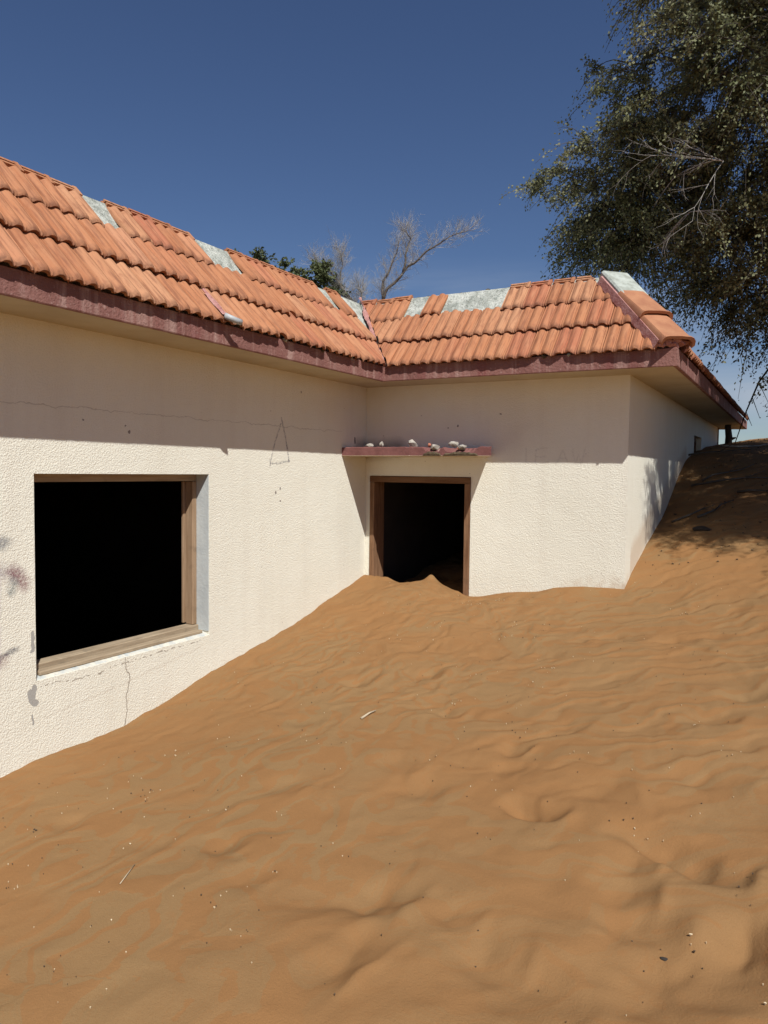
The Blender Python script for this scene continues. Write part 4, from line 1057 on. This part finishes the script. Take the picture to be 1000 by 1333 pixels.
# stump post at the end of the side wall
px_, py_ = -.076*14.0, 14.0
z0_ = zat(px_, py_)
sp = stick('stump', 'black dead tree stump standing by the far end of the side wall', 'stump', [(px_, py_, z0_-.2), (px_+.01, py_, z0_+.12), (px_-.01, py_, z0_+.28), (px_+.005, py_, z0_+.40)], .062, .045, M['char'],
      [([(px_+.05, py_, z0_+.08), (px_+.12, py_-.02, z0_+.10)], .03, .012)])
stick('dead_branch', 'long bare broken branch leaning down in front of the far roof corner', 'branch', [P(.1, 10.8, 2.1), P(-.52, 11.5, 1.27), P(-.68, 11.8, .90), P(-.82, 12, .47)], .016, .006, M['char'],
      [([P(-.68, 11.8, .90), P(-.60, 11.8, .70)], .006, .003), ([P(-.60, 11.65, 1.08), P(-.50, 11.7, .80)], .006, .003), ([P(-.52, 11.5, 1.27), P(-.40, 11.5, 1.0)], .006, .003)])
# brushwood heaped against the side wall in the shade
rb = random.Random(33)
labs = ['crooked dead branch highest on the shaded drift by the side wall', 'long thin dead branch crossing the shaded drift', 'short dark branch low in the shaded drift by the wall', 'forked dead branch at the right of the shaded drift', 'dead branch in the middle of the shaded drift', 'thin bleached branch near the crest of the drift']
for i, (x, y, a, L) in enumerate([(-.95, 10.9, .2, .8), (-.55, 9.6, .1, 1.1), (-.75, 8.7, 1.0, .5), (-.30, 9.1, -.4, .6), (-.75, 9.9, .7, .7), (-.55, 12.4, .35, 1.0)]):
    pts = [g_(x+L*(k/4-.5)*math.cos(a)+rb.uniform(-.03, .03), y+L*(k/4-.5)*math.sin(a)+rb.uniform(-.03, .03), .012+.03*rb.random()) for k in range(5)]
    q = Vector(pts[2]); ex = [([tuple(q), tuple(q+Vector((rb.uniform(.05, .2), rb.uniform(-.2, .2), .08)))], .006, .003)]
    tag(stick('dead_branch', labs[i], 'branch', pts, .014, .005, M['twig_pale' if i == 5 else 'bark'], ex), labs[i], 'branch', 'brushwood under the tree')

# scattered litter: seed husks, bleached chips, crumbs nobody could count
def litter():
    rg = random.Random(8); parts = []; mats = []
    def chip(x, y, s, a, kind):
        z = zat_fast(x, y); n = rg.randint(4, 5); V = []; ph = rg.random()*6
        for k in range(n): r = s*rg.uniform(.5, 1); V.append((x+math.cos(ph+k*6.28/n)*r*a, y+math.sin(ph+k*6.28/n)*r, z+.004+rg.uniform(0, s*.5)))
        V.append((x, y, z+s*.8+.003)); F = [(k, (k+1) % n, n) for k in range(n)]; V.append((x, y, z-.004)); F += [((k+1) % n, k, n+1) for k in range(n)]
        parts.append((V, F)); mats.extend([kind]*len(F))
    cl = [(rg.uniform(-3.2, .3), rg.uniform(1.6, 6.4)) for _ in range(60)]
    for cx, cy in cl:
        for _ in range(rg.randint(1, 6)):
            s = rg.choice((.002, .0025, .003, .004, .0055)); chip(cx+rg.gauss(0, .04), cy+rg.gauss(0, .04), s, rg.uniform(.6, 1.8), 0 if rg.random() < .6 else 1)
    for _ in range(420):
        x = rg.uniform(-3.7, .4); y = rg.uniform(1.4, 8)
        chip(x, y, rg.choice((.002, .003, .0035)), 1.2, 0 if rg.random() < .35 else 1)
    for _ in range(500):                     # dead leaves under the tree
        chip(rg.uniform(-1.2, .6), rg.uniform(7.2, 14), rg.choice((.006, .009, .013)), rg.uniform(.6, 2), rg.choice((1, 1, 2, 2, 2, 2)))
    V, F = join_vf(parts); me = mesh('ground_litter', V, F)
    for m_ in (simple('pale_husk', (.70, .60, .42), (.55, .42, .26), 30), simple('dark_crumb', (.07, .05, .035), (.12, .08, .05), 30), simple('dry_leaf', (.20, .14, .08), (.12, .085, .05), 30)): me.materials.append(m_)
    me.polygons.foreach_set('material_index', mats)
    o = link('ground_litter', me); tag(o, 'pale seed husks and dark crumbs scattered over the sand', 'litter'); o['kind'] = 'stuff'
litter()
